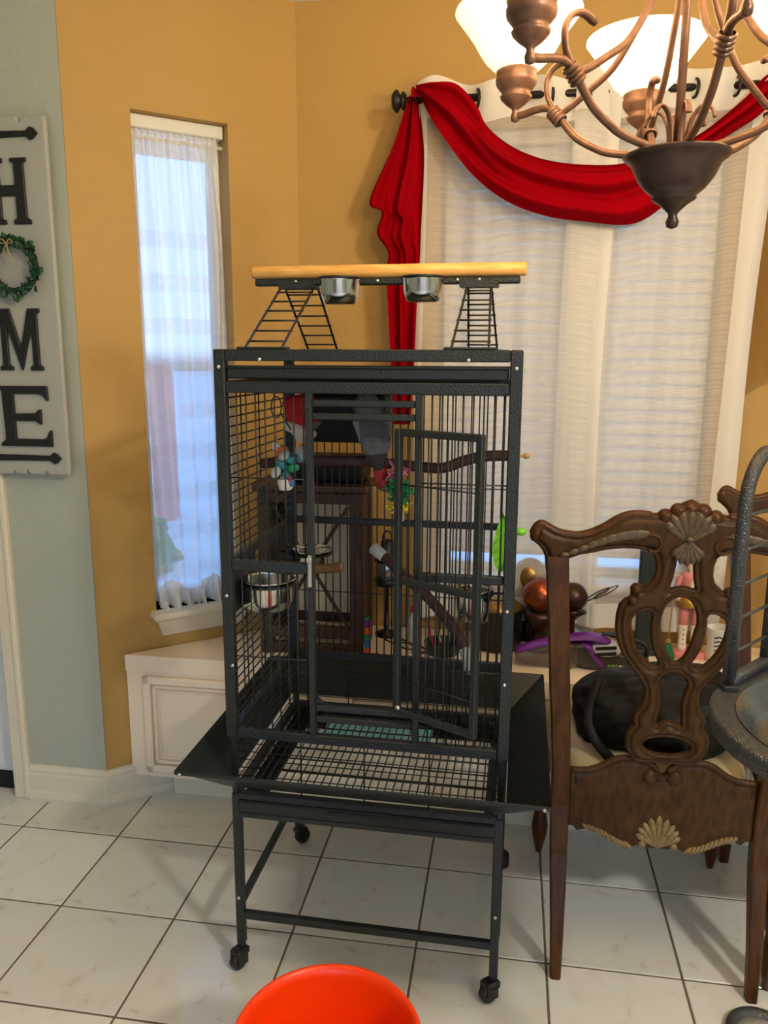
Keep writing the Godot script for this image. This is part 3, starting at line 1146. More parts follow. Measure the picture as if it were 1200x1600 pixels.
	for x in [L, R]:
		bars("skirt_bar", Vector3(x, 0.58, 0), Vector3(0, -0.02, 0), 6, slim_side, c)
	# grate, and the pull-out tray with its paper
	bars("grate_bar", Vector3(0.036, 0.466, 0), Vector3(0.0186, 0, 0), 31, rod(Vector3(0, 0, -0.02), Vector3(0, 0, -D + 0.02), r), c)
	bars("grate_rod", Vector3(0, 0.463, -0.06), Vector3(0, 0, -0.057), 8, rod(Vector3(0.024, 0, 0), Vector3(W - 0.024, 0, 0), 0.0022), c)
	st = S()
	bx(st, Vector3(W / 2, 0.414, -D / 2), Vector3(W - 0.05, 0.003, D - 0.03))
	for x in [0.027, W - 0.027]:
		bx(st, Vector3(x, 0.428, -D / 2), Vector3(0.003, 0.03, D - 0.03))
	bx(st, Vector3(W / 2, 0.428, -D + 0.016), Vector3(W - 0.05, 0.03, 0.003))
	bx(st, Vector3(W / 2, 0.428, -0.006), Vector3(W - 0.046, 0.03, 0.016), 0.004)
	bx(st, Vector3(W / 2, 0.436, 0.003), Vector3(0.16, 0.008, 0.008), 0.003)
	var tray := put("tray", done(st), M.cage_panel, c)
	st = S()
	bx(st, Vector3(W / 2 + 0.01, 0.418, -D / 2 + 0.03), Vector3(W - 0.12, 0.003, D - 0.12))
	put("tray_paper", done(st), M.paper, tray)
	put("tray_paper", box(Vector3(0.3, 0.002, 0.07), Vector3(0.27, 0.421, -D + 0.085)), M.paper_teal, tray)
	# seed guards that flare out round the base
	var w := 0.088
	var yi := 0.478
	var yo := 0.552
	var inn := [Vector3(0, yi, 0), Vector3(W, yi, 0), Vector3(W, yi, -D), Vector3(0, yi, -D)]
	var out := [Vector3(-w, yo, w), Vector3(W + w, yo, w), Vector3(W + w, yo, -D - w), Vector3(-w, yo, -D - w)]
	for k in 4:
		var a: Vector3 = inn[k]
		var b: Vector3 = inn[(k + 1) % 4]
		var d: Vector3 = out[(k + 1) % 4]
		var e: Vector3 = out[k]
		var nrm: Vector3 = (b - a).cross(e - a).normalized() * 0.0016
		var lip := Vector3(0, -0.012, 0)
		st = S()
		var mid: Vector3 = (a + b + d + e) / 4
		face(st, [a + nrm, b + nrm, d + nrm, e + nrm], mid)
		face(st, [a - nrm, b - nrm, d - nrm, e - nrm], mid)
		for q in [[a, b], [b, d], [d, e], [e, a]]:
			face(st, [q[0] + nrm, q[1] + nrm, q[1] - nrm, q[0] - nrm], mid)
		beam(st, e + lip * 0.3, d + lip * 0.3, 0.01, 0.004)
		put("seed_guard", done(st), M.cage_panel, c)
	# the tray under the play top
	st = S()
	bx(st, Vector3(W / 2, 1.4, -D / 2), Vector3(W - 0.054, 0.004, D - 0.03))
	bx(st, Vector3(W / 2, 1.4085, -0.012), Vector3(W - 0.054, 0.023, 0.014), 0.003)
	bx(st, Vector3(W / 2, 1.421, -0.014), Vector3(W - 0.05, 0.006, 0.022), 0.002)
	bx(st, Vector3(W / 2, 1.41, -D + 0.02), Vector3(W - 0.054, 0.02, 0.006))
	for x in [0.028, W - 0.028]:
		bx(st, Vector3(x, 1.41, -D / 2), Vector3(0.004, 0.02, D - 0.03))
	put("top_tray", done(st), M.cage_panel, c)
	# casters
	st = S(false)
	lathe(st, [Vector2(0, -0.011), Vector2(0.018, -0.011), Vector2(0.0225, -0.008), Vector2(0.0225, 0.008), Vector2(0.018, 0.011), Vector2(0, 0.011)], 20, Transform3D(Basis(Vector3(0, 0, 1), PI / 2), Vector3(0, 0.0225, 0.012)))
	var wheel := done(st)
	st = S()
	tube(st, [Vector3(0, 0.05, 0), Vector3(0, 0.075, 0)], 0.009, 10)
	bx(st, Vector3(0, 0.044, 0.006), Vector3(0.034, 0.02, 0.038), 0.006)
	for sgn in [-1, 1]:
		bx(st, Vector3(sgn * 0.0145, 0.031, 0.01), Vector3(0.005, 0.034, 0.03), 0.002)
	var hood := done(st)
	var spots := [[0.016, F, -0.5], [W - 0.016, F, -0.9], [0.016, B, 2.4], [W - 0.016, B, 0.7]]
	for s in spots:
		var k := put("caster", hood, M.black_plastic, c)
		k.position = Vector3(s[0], 0, s[1])
		k.rotation.y = s[2]
		put("wheel", wheel, M.rubber, k)
	st = S(false)
	ball(st, Vector3.ZERO, Vector3(0.0042, 0.0042, 0.0028), Basis(), 8, 6)
	var screw := done(st)
	for s in [[0.012, 1.421], [W - 0.012, 1.421], [0.012, 0.93], [0.02, 0.77], [W - 0.014, 0.77], [W - 0.014, 0.93], [0.016, 0.19], [W - 0.016, 0.22], [0.1, 1.436], [0.525, 1.436]]:
		put("bolt", screw, M.bolt, c).position = Vector3(s[0], s[1], 0.001)
	for s in [[-w + 0.012, yo - 0.006], [W + w - 0.012, yo - 0.006]]:
		put("bolt", screw, M.bolt, c).position = Vector3(s[0], s[1], w + 0.002)
	# latch on the door post
	st = S()
	bx(st, Vector3(0.2, 0.995, 0.002), Vector3(0.009, 0.07, 0.006), 0.002)
	bx(st, Vector3(0.2, 1.02, 0.006), Vector3(0.012, 0.012, 0.008), 0.002)
	put("latch", done(st), M.bolt, c, "bare steel latch")
	# the open door: hinged on the right of the doorway, swung out towards the room
	var dw := 0.205
	st = S()
	for x in [0.0065, dw - 0.0075]:
		bx(st, Vector3(x, 0.9965, 0), Vector3(0.0145, 0.61, 0.015), 0.002)
	for y in [1.2945, 0.989, 0.6985]:
		bx(st, Vector3(dw / 2, y, 0), Vector3(dw - 0.028, 0.0145, 0.014), 0.002)
	var door := put("door", done(st), M.cage_paint, c)
	door.position = Vector3(0.384, 0, 0.002)
	door.rotation.y = -atan2(0.096, 0.18)
	var du := rod(Vector3(0, 0.995, 0), Vector3(0, 1.29, 0), r)
	var dl := rod(Vector3(0, 0.704, 0), Vector3(0, 0.985, 0), r)
	bars("bar", Vector3(0.034, 0, 0), Vector3(0.0228, 0, 0), 7, du, door)
	bars("bar", Vector3(0.034, 0, 0), Vector3(0.0228, 0, 0), 7, dl, door)
	bars("cross_wire", Vector3(0, 1.19, 0.003), Vector3(0, -0.42, 0), 2, rod(Vector3(0.01, 0, 0), Vector3(dw - 0.01, 0, 0), 0.0015), door)
	put("hinge_pin", screw, M.bolt, door).transform = Transform3D(Basis.from_scale(Vector3(1.4, 1.4, 1.4)), Vector3(0.014, 0.708, 0.008))
	# feeder plates on the left side
	for z in [-0.12, -0.39]:
		put("feeder_plate", box(Vector3(0.005, 0.12, 0.15), Vector3(L - 0.002, 0.935, z), 0.001), M.cage_panel, c)
	st = S()
	bx(st, Vector3(R + 0.002, 0.9, -0.25), Vector3(0.005, 0.1, 0.14), 0.001)
	put("feeder_plate", done(st), M.cage_panel, c)
	# play top: two A-shaped ladder pairs that carry the perch rail
	for s in [[0.066, 0.144, 0.072, 0.162], [0.49, 0.563, 0.497, 0.56]]:
		for side in [0, 1]:
			var z0: float = -0.012 if side == 0 else -D + 0.012
			var z1 := -0.235 if side == 0 else -0.265
			st = S()
			tube(st, [Vector3(s[0], 1.46, z0), Vector3(s[2] + 0.006, 1.598, z1)], 0.0028, 6)
			tube(st, [Vector3(s[1], 1.46, z0), Vector3(s[3] - 0.006, 1.598, z1)], 0.0028, 6)
			var lad := put("ladder", done(st), M.cage_bar, c)
			bx_plate(lad, Vector3((s[0] + s[1]) / 2, 1.4595, z0), Vector3(s[1] - s[0] + 0.03, 0.005, 0.024), "foot_plate")
			for k in 6:
				var q := (k + 0.6) / 6.2
				var a := Vector3(s[0], 1.46, z0).lerp(Vector3(s[2] + 0.006, 1.598, z1), q)
				var b := Vector3(s[1], 1.46, z0).lerp(Vector3(s[3] - 0.006, 1.598, z1), q)
				put("rung", rod(a - Vector3(0.004, 0, 0), b + Vector3(0.004, 0, 0), 0.002), M.cage_bar, lad)
		st = S()
		bx(st, Vector3((s[2] + s[3]) / 2, 1.598, -0.25), Vector3(0.085, 0.008, 0.05), 0.002)
		bx(st, Vector3((s[2] + s[3]) / 2, 1.6, -0.224), Vector3(0.085, 0.016, 0.004), 0.001)
		put("ladder_cap", done(st), M.cage_paint, c)
	st = S()
	bx(st, Vector3(W / 2, 1.6095, -0.25), Vector3(0.605, 0.016, 0.02), 0.003)
	put("perch_rail", done(st), M.cage_paint, c)
	for x in [0.02 + 0.09, 0.3, 0.48, 0.528]:
		put("bolt", screw, M.bolt, c).position = Vector3(x, 1.61, -0.2395)
	st = S(false)
	tube(st, [Vector3(0.006, 1.6315, -0.25), Vector3(0.01, 1.6315, -0.25), Vector3(0.3, 1.632, -0.25), Vector3(0.626, 1.6325, -0.25), Vector3(0.63, 1.6325, -0.25)], [0.013, 0.015, 0.015, 0.015, 0.0135], 16)
	put("dowel_perch", done(st), M.pine_dowel, c, "pale wooden dowel")
	for x in [0.225, 0.41]:
		st = S(false)
		var ring := []
		for i in 25:
			ring.append(Vector3(x + 0.0475 * cos(TAU * i / 24), 1.6115, -0.192 + 0.0475 * sin(TAU * i / 24)))
		tube(st, ring, 0.0028, 6)
		put("cup_ring", done(st), M.cage_bar, c)
	for s in [[0.069, 0.945, -0.115, 0.066], [0.096, 0.945, -0.4, 0.054], [0.535, 0.905, -0.25, 0.046]]:
		st = S(false)
		var ring := []
		for i in 25:
			ring.append(Vector3(s[0] + s[3] * cos(TAU * i / 24), s[1] - 0.012, s[2] + s[3] * sin(TAU * i / 24)))
		tube(st, ring, 0.0028, 6)
		var wallx: float = L if s[0] < 0.3 else R
		tube(st, [Vector3(s[0] + (s[3] if s[0] > 0.3 else -s[3]), s[1] - 0.012, s[2]), Vector3(wallx, s[1] - 0.012, s[2])], 0.003, 6)
		put("cup_ring", done(st), M.cage_bar, c)
	build_cage_contents()


func bx_plate(p: Node3D, at: Vector3, s: Vector3, called: String) -> void:
	put(called, box(s, at, 0.0015), M.cage_paint, p)


func in_cage(called: String, label: String, category: String, at: Vector3, turn := 0.0, group := "") -> Node3D:
	return thing(called, label, category, CAGE_AT + Basis(Vector3.UP, CAGE_TURN) * at, CAGE_TURN + turn, group)


func bowl(called: String, label: String, at: Vector3, r: float, h: float, group := "") -> void:
	var o := in_cage(called, label, "bowl", at, 0.0, group)
	put("bowl", turned([Vector2(0, -h), Vector2(r * 0.68, -h), Vector2(r * 0.8, -h * 0.93), Vector2(r * 0.93, -h * 0.6), Vector2(r * 0.97, -h * 0.1), Vector2(r * 0.985, -0.003), Vector2(r * 1.04, 0.0), Vector2(r * 1.045, 0.0025), Vector2(r * 0.99, 0.003), Vector2(r * 0.955, -h * 0.1), Vector2(r * 0.91, -h * 0.6), Vector2(r * 0.77, -h * 0.9), Vector2(0, -h * 0.95)], 40), M.steel, o)


func build_cage_contents() -> void:
	bowl("steel_bowl", "left of the two steel bowls hung under the wooden top perch", Vector3(0.225, 1.6115, -0.192), 0.0455, 0.055, "bowls of the play top")
	bowl("steel_bowl", "right of the two steel bowls hung under the wooden top perch", Vector3(0.41, 1.6115, -0.192), 0.0455, 0.052, "bowls of the play top")
	bowl("steel_bowl", "wide steel feeding bowl inside the cage by the front left post", Vector3(0.069, 0.942, -0.115), 0.064, 0.072, "feeding bowls inside the cage")
	bowl("steel_bowl", "steel feeding bowl at the back left inside the cage above the wood stub", Vector3(0.096, 0.942, -0.4), 0.052, 0.06, "feeding bowls inside the cage")
	bowl("steel_bowl", "steel feeding bowl on the right side inside the cage behind the open door", Vector3(0.535, 0.902, -0.25), 0.044, 0.08, "feeding bowls inside the cage")
	# natural branch perch, full width
	var o := in_cage("branch_perch", "crooked dark natural branch running across the cage under the parrot", "perch", Vector3(0, 0, -0.25))
	var st := S(false)
	tube(st, smooth_path([Vector3(0.014, 1.188, 0), Vector3(0.1, 1.196, 0.004), Vector3(0.25, 1.2, 0), Vector3(0.36, 1.193, -0.004), Vector3(0.45, 1.189, 0), Vector3(0.5, 1.206, 0), Vector3(0.55, 1.219, 0), Vector3(0.61, 1.222, 0)]), 0.0125, 12)
	put("branch", done(st), M.bark, o)
	st = S(false)
	ball(st, Vector3(0.645, 1.222, 0), Vector3(0.008, 0.007, 0.007))
	tube(st, [Vector3(0.612, 1.222, 0), Vector3(0.642, 1.222, 0)], 0.003, 6)
	put("wing_nut", done(st), M.cut_wood, o)
	# diagonal branch with wrapped ends
	o = in_cage("branch_perch", "dark branch perch slanting down behind the open door with pale wrapped ends", "perch", Vector3.ZERO)
	st = S(false)
	var path := smooth_path([Vector3(0.262, 0.953, -0.4), Vector3(0.3, 0.93, -0.385), Vector3(0.34, 0.903, -0.36), Vector3(0.4, 0.868, -0.32), Vector3(0.455, 0.828, -0.28), Vector3(0.5, 0.786, -0.24), Vector3(0.528, 0.738, -0.22), Vector3(0.535, 0.715, -0.215)])
	tube(st, path, 0.0135, 12)
	put("branch", done(st), M.bark, o)
	st = S(false)
	tube(st, [path[0] + Vector3(-0.006, 0.004, 0), path[0], path[3], path[5]], [0.008, 0.016, 0.0165, 0.015], 12)
	put("wrap", done(st), M.grey_wrap, o)
	st = S(false)
	tube(st, [path[33], path[36], path[42], path[42] + Vector3(0.002, -0.012, 0)], [0.015, 0.0175, 0.0185, 0.012], 12)
	put("wrap", done(st), M.grey_wrap, o)
	o = in_cage("wood_stub", "short light wooden perch stub below the back left feeding bowl", "perch", Vector3.ZERO)
	st = S(false)
	tube(st, smooth_path([Vector3(0.02, 0.906, -0.3), Vector3(0.1, 0.914, -0.3), Vector3(0.16, 0.919, -0.3), Vector3(0.2, 0.926, -0.3)], 3), 0.0125, 12)
	put("stub", done(st), M.driftwood, o)
	st = S(false)
	tube(st, [Vector3(0.199, 0.926, -0.3), Vector3(0.2035, 0.9265, -0.3)], 0.0118, 12)
	put("cut_end", done(st), M.cut_wood, o)
	# black hanging box
	o = in_cage("hanging_box", "black box hanging at the top back of the cage behind the parrot", "box", Vector3(0.195, 1.295, -0.4))
	put("box", box(Vector3(0.21, 0.125, 0.13), Vector3.ZERO, 0.012), M.black_matte, o)
	st = S()
	tube(st, [Vector3(-0.07, 0.06, 0), Vector3(-0.07, 0.1, 0)], 0.003, 6)
	tube(st, [Vector3(0.07, 0.06, 0), Vector3(0.07, 0.1, 0)], 0.003, 6)
	put("hanger", done(st), M.cage_bar, o)
	# red plush pouch with a white edge, hung from a wire loop
	o = in_cage("plush_toy", "red and white plush toy hanging at the upper left of the cage", "bird toy", Vector3(0.092, 1.285, -0.33))
	put("cap", skin(Vector3(-0.06, -0.04, -0.04), Vector3(0.06, 0.08, 0.04), 0.004, func(p: Vector3) -> float:
		return smin(capsule(p, Vector3(-0.03, 0.045, 0), Vector3(0.02, 0.05, 0), 0.016, 0.02), capsule(p, Vector3(-0.012, 0.02, 0), Vector3(0.03, 0.0, 0), 0.026, 0.02), 0.02)), M.red_plush, o)
	put("trim", skin(Vector3(-0.06, -0.07, -0.04), Vector3(0.06, 0.02, 0.04), 0.004, func(p: Vector3) -> float:
		return smin(capsule(p, Vector3(-0.03, -0.012, 0.006), Vector3(0.03, -0.03, 0.006), 0.013, 0.012), capsule(p, Vector3(-0.01, -0.02, 0), Vector3(0.0, -0.045, 0), 0.014, 0.012), 0.012)), M.white_plush, o)
	st = S(false)
	var loop := []
	for i in 17:
		loop.append(Vector3(-0.056 + 0.013 * cos(TAU * i / 16), 0.035 + 0.026 * sin(TAU * i / 16), 0.02))
	tube(st, loop, 0.0018, 6)
	tube(st, [Vector3(-0.045, 0.02, 0.02), Vector3(-0.02, -0.02, 0.02)], 0.0018, 6)
	put("wire_loop", done(st), M.dark_wood, o)
	# a cluster of acrylic charms below it
	o = in_cage("charm_toy", "hanging cluster of coloured plastic charms and shreds left of the branch end", "bird toy", Vector3(0.08, 1.2, -0.2))
	st = S(false)
	tube(st, [Vector3(-0.01, 0.06, 0), Vector3(0, -0.05, 0)], 0.0016, 6)
	put("cord", done(st), M.twine, o)
	var r2 := RandomNumberGenerator.new()
	r2.seed = 77
	var hues := ["white_plush", "orange", "grey_wrap", "teal", "white_plush", "teal", "green", "grey_wrap", "teal", "red_plastic", "blue", "white_plush"]
	for k in hues.size():
		st = S(false)
		var at := Vector3(r2.randf_range(-0.026, 0.03), 0.034 - 0.008 * k, r2.randf_range(-0.015, 0.02))
		ball(st, at, Vector3(0.016, 0.011, 0.006), Basis(Vector3(0, 0, 1), r2.randf_range(-1.5, 1.5)) * Basis(Vector3(0, 1, 0), r2.randf_range(-0.8, 0.8)), 10, 6)
		put("charm", done(st), M[hues[k]], o)
	st = S(false)
	tube(st, [Vector3(0.008, -0.05, 0), Vector3(0.008, -0.066, 0)], [0.018, 0.014], 12)
	ball(st, Vector3(0.008, -0.048, 0), Vector3(0.019, 0.014, 0.016))
	put("bell", done(st), M.white_plush, o)
	o = in_cage("clear_ball", "clear blue plastic ball toy behind the left door post", "bird toy", Vector3(0.118, 1.213, -0.24))
	st = S(false)
	ball(st, Vector3.ZERO, Vector3(0.021, 0.021, 0.021), Basis(), 20, 14)
	put("ball", done(st), M.clear_ball, o)
	st = S(false)
	ball(st, Vector3(-0.004, -0.008, 0), Vector3(0.013, 0.009, 0.012))
	put("rattle", done(st), M.teal, o)
	# ribbon toy below the parrot's tail
	o = in_cage("ribbon_toy", "pink green and yellow crinkled ribbon toy hanging under the branch", "bird toy", Vector3(0.355, 1.185, -0.2))
	for s in [["pink", 0.002, 0.02, 30], ["green", -0.042, 0.026, 48], ["yellow", -0.078, 0.017, 34]]:
		st = S(false)
		for k in s[3]:
			var a: Vector3 = Vector3(r2.randf_range(-0.5, 0.5), r2.randf_range(-0.45, 0.45), r2.randf_range(-0.5, 0.5)) * s[2] * 1.1 + Vector3(0.004, s[1], 0)
			var pts := [a]
			for j in 4:
				a += Vector3(r2.randf_range(-1, 1), r2.randf_range(-0.8, 0.7), r2.randf_range(-1, 1)) * s[2] * 0.55
				pts.append(a)
			tube(st, smooth_path(pts, 3), 0.0038, 5, 0.3)
		put("ribbon", done(st), M[s[0]], o)
	st = S(false)
	tube(st, [Vector3(0.008, 0.01, 0), Vector3(0.012, -0.06, 0), Vector3(0.014, -0.115, 0)], 0.003, 6)
	put("cord", done(st), M.white_plush, o)
	# plastic leaf clipped to the right side
	o = in_cage("plastic_leaf", "bright green plastic leaf on the right wall of the cage", "bird toy", Vector3(0.604, 1.05, -0.1))
	put("leaf", sheet(12, 24, func(u: float, v: float) -> Vector3:
		var hw := 0.023 * sin(PI * pow(v, 0.75)) + 0.001
		var x := (u - 0.5) * 2.0
		return Vector3(x * hw + 0.006 * sin(v * 3.0) - 0.006, -0.062 + v * 0.13, 0.006 * absf(x) + 0.0015 * sin(v * 60.0) * absf(x))), M.lime, o)
	st = S(false)
	tube(st, smooth_path([Vector3(-0.004, -0.06, 0), Vector3(0.0, 0.0, -0.001), Vector3(-0.006, 0.066, 0)], 4), 0.0016, 6)
	put("midrib", done(st), M.lime, o)
	st = S(false)
	ball(st, Vector3(0.034, 0.028, 0), Vector3(0.013, 0.009, 0.009))
	tube(st, [Vector3(0.0, 0.02, 0), Vector3(0.03, 0.028, 0)], 0.003, 6)
	put("bud", done(st), M.lime, o)
	build_parrot()


func build_parrot() -> void:
	var o := in_cage("parrot", "grey parrot with a red tail perched on the branch inside the cage, back turned", "parrot", Vector3(0.298, 1.2115, -0.25), 0.25)
	o.rotation.z = 0.12
	var body := func(p: Vector3) -> float:
		var d := capsule(p, Vector3(0, 0.045, 0.008), Vector3(-0.004, 0.092, -0.004), 0.037, 0.035)
		d = smin(d, capsule(p, Vector3(-0.004, 0.09, -0.004), Vector3(-0.006, 0.122, 0.0), 0.03, 0.024), 0.02)
		d = smin(d, (p - Vector3(-0.008, 0.13, -0.004)).length() - 0.0245, 0.014)
		for s in [-1.0, 1.0]:       # folded wings, tips crossing over the tail
			var q := Vector3(p.x, p.y, (p.z - 0.02) * 1.5 + 0.02)
			d = smin(d, capsule(q, Vector3(s * 0.03, 0.088, 0.018), Vector3(s * 0.02, 0.03, 0.036), 0.017, 0.014), 0.008)
			d = smin(d, capsule(q, Vector3(s * 0.02, 0.03, 0.036), Vector3(s * 0.004, -0.022, 0.044), 0.013, 0.004), 0.006)
		d = smin(d, capsule(p, Vector3(0, 0.02, 0.012), Vector3(0, -0.012, 0.03), 0.026, 0.012), 0.015)
		for s in [-1.0, 1.0]:
			d = smin(d, capsule(p, Vector3(s * 0.016, 0.03, -0.006), Vector3(s * 0.016, 0.006, -0.006), 0.013, 0.008), 0.008)
		return d
	var fl := noise(120.0, 2, 61, FastNoiseLite.TYPE_CELLULAR)
	var tint := func(p: Vector3) -> Color:
		var k := 0.5 + 0.5 * fl.get_noise_3dv(p)
		var g := lerpf(0.085, 0.19, k)
		if p.y > 0.1:
			g = lerpf(0.14, 0.3, k)
		if absf(p.x) > 0.034 and p.y < 0.1:
			g += 0.12
		if p.y < 0.012 and p.z > 0.025:
			g = 0.03
		return Color(g, g * 1.0, g * 1.03)
	put("body", skin(Vector3(-0.058, -0.04, -0.05), Vector3(0.058, 0.165, 0.07), 0.003, body, tint), M.feathers, o)
	put("tail_feathers", skin(Vector3(-0.03, -0.085, 0.0), Vector3(0.036, 0.02, 0.06), 0.003, func(p: Vector3) -> float:
		var q := Vector3(p.x * 0.75, p.y, (p.z - 0.03) * 1.8)
		return smin(capsule(q, Vector3(0.002, 0.0, -0.004), Vector3(0.006, -0.066, 0.012), 0.009, 0.0125), capsule(q, Vector3(-0.003, -0.01, 0), Vector3(-0.001, -0.06, 0.01), 0.008, 0.009), 0.004)), M.tail_red, o)
	put("beak", skin(Vector3(-0.05, 0.095, -0.035), Vector3(-0.015, 0.15, 0.02), 0.002, func(p: Vector3) -> float:
		return smin(capsule(p, Vector3(-0.028, 0.13, -0.008), Vector3(-0.039, 0.119, -0.01), 0.008, 0.005), capsule(p, Vector3(-0.039, 0.119, -0.01), Vector3(-0.036, 0.107, -0.009), 0.005, 0.0015), 0.004)), M.horn_black, o)
	for s in [-1.0, 1.0]:
		var st := S(false)
		ball(st, Vector3(-0.018, 0.137, -0.004 + s * 0.0215), Vector3(0.004, 0.004, 0.002), Basis(), 10, 6)
		put("eye", done(st), M.eye_pale, o)
		st = S(false)
		for t in [[-0.006, 0.016], [0.006, 0.018], [-0.005, -0.016], [0.006, -0.014]]:
			tube(st, smooth_path([Vector3(s * 0.016, 0.012, -0.004), Vector3(s * 0.016 + t[0], 0.006, t[1] * 0.6), Vector3(s * 0.016 + t[0], -0.004, t[1])], 3), [0.0045, 0.0045, 0.004, 0.004, 0.0035, 0.003, 0.002], 7)
		put("foot", done(st), M.foot_grey, o)


# ---------------------------------------------------------------- dining chairs
func fan(st: SurfaceTool, hub: Vector3, spread: float, mid_angle: float, n: int, l0: float, l1: float, w: float, depth: float) -> void:
	for k in n:
		var q := (k + 0.5) / n - 0.5
		var a := mid_angle + q * spread
		var l := lerpf(l1, l0, absf(q) * 2.0)
		var d := Vector3(cos(a), sin(a), 0)
		var side := Vector3(-sin(a), cos(a), 0)
		var prof := []
		for i in 9:
			var t := i / 8.0
			prof.append(Vector2(w * (0.22 + 0.78 * t) * (1.0 if t < 0.85 else 0.75 if t < 0.99 else 0.1), t * l))
		lathe(st, prof, 8, Transform3D(Basis(side, d, Vector3(0, 0, depth / w)), hub))


func build_chair(label: String) -> Node3D:
	var c := thing("dining_chair", label, "chair", Vector3(0.628, 0, -1.61), -deg_to_rad(9.0), "carved dining chairs")
	var st: SurfaceTool
	# rear posts: a kicked foot, a raked and flared upper half
	var lv := [0.0, 0.12, 0.3, 0.42, 0.52, 0.62, 0.71, 0.85, 0.97, 1.03]
	var uo := [0.232, 0.236, 0.243, 0.2465, 0.2475, 0.254, 0.262, 0.271, 0.281, 0.285]
	var ui := [0.207, 0.205, 0.203, 0.204, 0.2065, 0.211, 0.217, 0.226, 0.233, 0.237]
	for s in [-1.0, 1.0]:
		st = S()
		var rows := []
		for k in lv.size():
			var y: float = lv[k]
			var z := -0.06 * smoothstep(0.0, 0.42, y) + maxf(0.0, y - 0.4) * 0.1
			var hd := lerpf(0.013, 0.019, smoothstep(0.0, 0.4, y))
			var a: float = uo[k]
			var b: float = ui[k]
			var e := 0.004
			var row := []
			for q in [[a - e, hd], [a, hd - e], [a, -hd + e], [a - e, -hd], [b + e, -hd], [b, -hd + e], [b, hd - e], [b + e, hd]]:
				row.append(Vector3(s * q[0], y, z + q[1]))
			rows.append(row)
		for k in rows.size() - 1:
			for i in 8:
				var j := (i + 1) % 8
				face(st, [rows[k][i], rows[k][j], rows[k + 1][j], rows[k + 1][i]], (rows[k][0] + rows[k][4] + rows[k + 1][0] + rows[k + 1][4]) / 4)
		face(st, rows[0], rows[1][0])
		face(st, rows[rows.size() - 1], rows[0][0])
		put("rear_leg", done(st), M.chair_wood, c)
	# carved back in one plane: crest, splat and its openings
	var half := [5, 1165, -11, 1160, -21, 1155, -32, 1149, -43, 1140, -59, 1135, -77, 1133, -96, 1135, -119, 1133, -142, 1123, -169, 1104, -197, 1090, -221, 1084, -245, 1086, -265, 1091, -284, 1101, -297, 1107, -307, 1100, -314, 1085, -318, 1072, -312, 1062, -300, 1052, -292, 1042, -287, 1029, -284, 1000, -236, 1000, -236, 1026, -213, 1036, -189, 1041, -161, 1049, -128, 1054, -99, 1054, -75, 1050, -64, 1041, -59, 1023, -59, 1002, -65, 984, -81, 969, -93, 972, -104, 963, -105, 947, -116, 942, -127, 928, -131, 902, -131, 875, -123, 836, -110, 807, -88, 777, -71, 755, -60, 735, -59, 707, -65, 687, -76, 672, -79, 657, -75, 642, -89, 622, -92, 602, -88, 578, -76, 559, -62, 546]
	half[0] = 0
	var left := poly2(half)
	var outline := left.duplicate()
	outline.append_array(mirrored(left))
	var lens := rounded(poly2([-90, 904, -74, 915, -57, 914, -59, 886, -56, 850, -46, 818, -33, 794, -44, 787, -59, 795, -77, 819, -89, 845, -95, 872, -96, 896]), 1)
	var trap := poly2([0, 1040, -15, 1035, -17, 1014, -20, 992, -25, 970, -12, 975, 0, 977, 12, 975, 25, 970, 20, 992, 17, 1014, 15, 1035])
	var oval := PackedVector2Array()
	for k in 40:
		var a := TAU * k / 40.0
		oval.append(Vector2((0.035 - 0.007 * sin(a) * -1.0) * cos(a) * (1.0 if sin(a) > 0.0 else 0.92), 0.876 + 0.074 * sin(a)))
	var low := rounded(poly2([0, 781, -33, 756, -24, 724, -21, 695, -24, 662, -27, 642, -10, 655, 10, 655, 27, 642, 24, 662, 21, 695, 24, 724, 33, 756]), 1)
	var oval2 := PackedVector2Array()
	for k in 36:
		var a := TAU * k / 36.0
		oval2.append(Vector2(0.05 * cos(a), 0.592 + 0.0215 * sin(a)))
	var polys := [outline, lens, mirrored(lens), trap, oval, low, oval2]
	for k in polys.size():
		polys[k] = shifted(polys[k], Vector2(0, -0.4))
	var carve := func(d: float, p: Vector2) -> float:
		var z := 0.0125 * sqrt(minf(1.0, d / 0.007))
		z -= 0.0058 * exp(-pow((d - 0.0098) / 0.0026, 2))       # the groove that follows every edge
		z += 0.0025 * smoothstep(0.011, 0.02, d)
		if p.y > 0.63:
			z += 0.007 * smoothstep(0.63, 0.72, p.y) * smoothstep(0.0, 0.01, d)
		return z
	var back := put("carved_back", relief(polys, 0.0028, carve, 0.011, 0.026), M.carved_wood, c, "pierced carved splat and crest rail")
	back.position = Vector3(0, 0.4, -0.06)
	back.rotation.x = atan(0.1)
	# polished top edge of the crest
	for s in [-1.0, 1.0]:
		var edge := []
		for k in range(6, 19):
			edge.append(Vector3(s * half[k * 2] * 0.001, half[k * 2 + 1] * 0.001 - 0.4 - 0.004, 0.004))
		st = S(false)
		tube(st, smooth_path(edge, 3), 0.0115, 10, 0.75)
		ball(st, Vector3(s * 0.306, 0.684, 0.004), Vector3(0.013, 0.022, 0.014), Basis(Vector3(0, 0, 1), s * 0.35))
		put("crest_moulding", done(st), M.chair_wood, back)
	# lobes and shells
	st = S(false)
	for k in 5:
		var q := k - 2
		ball(st, Vector3(q * 0.0245, 0.746 - q * q * 0.0042, 0.006), Vector3(0.0165, 0.0155, 0.018))
	put("shell_lobes", done(st), M.chair_wood, back)
	st = S(false)
	fan(st, Vector3(0, 0.676, 0.017), 2.0, PI / 2, 7, 0.068, 0.076, 0.0142, 0.0115)
	put("carved_shell", done(st), M.carving_olive, back, "olive grey carved shell")
	st = S(false)
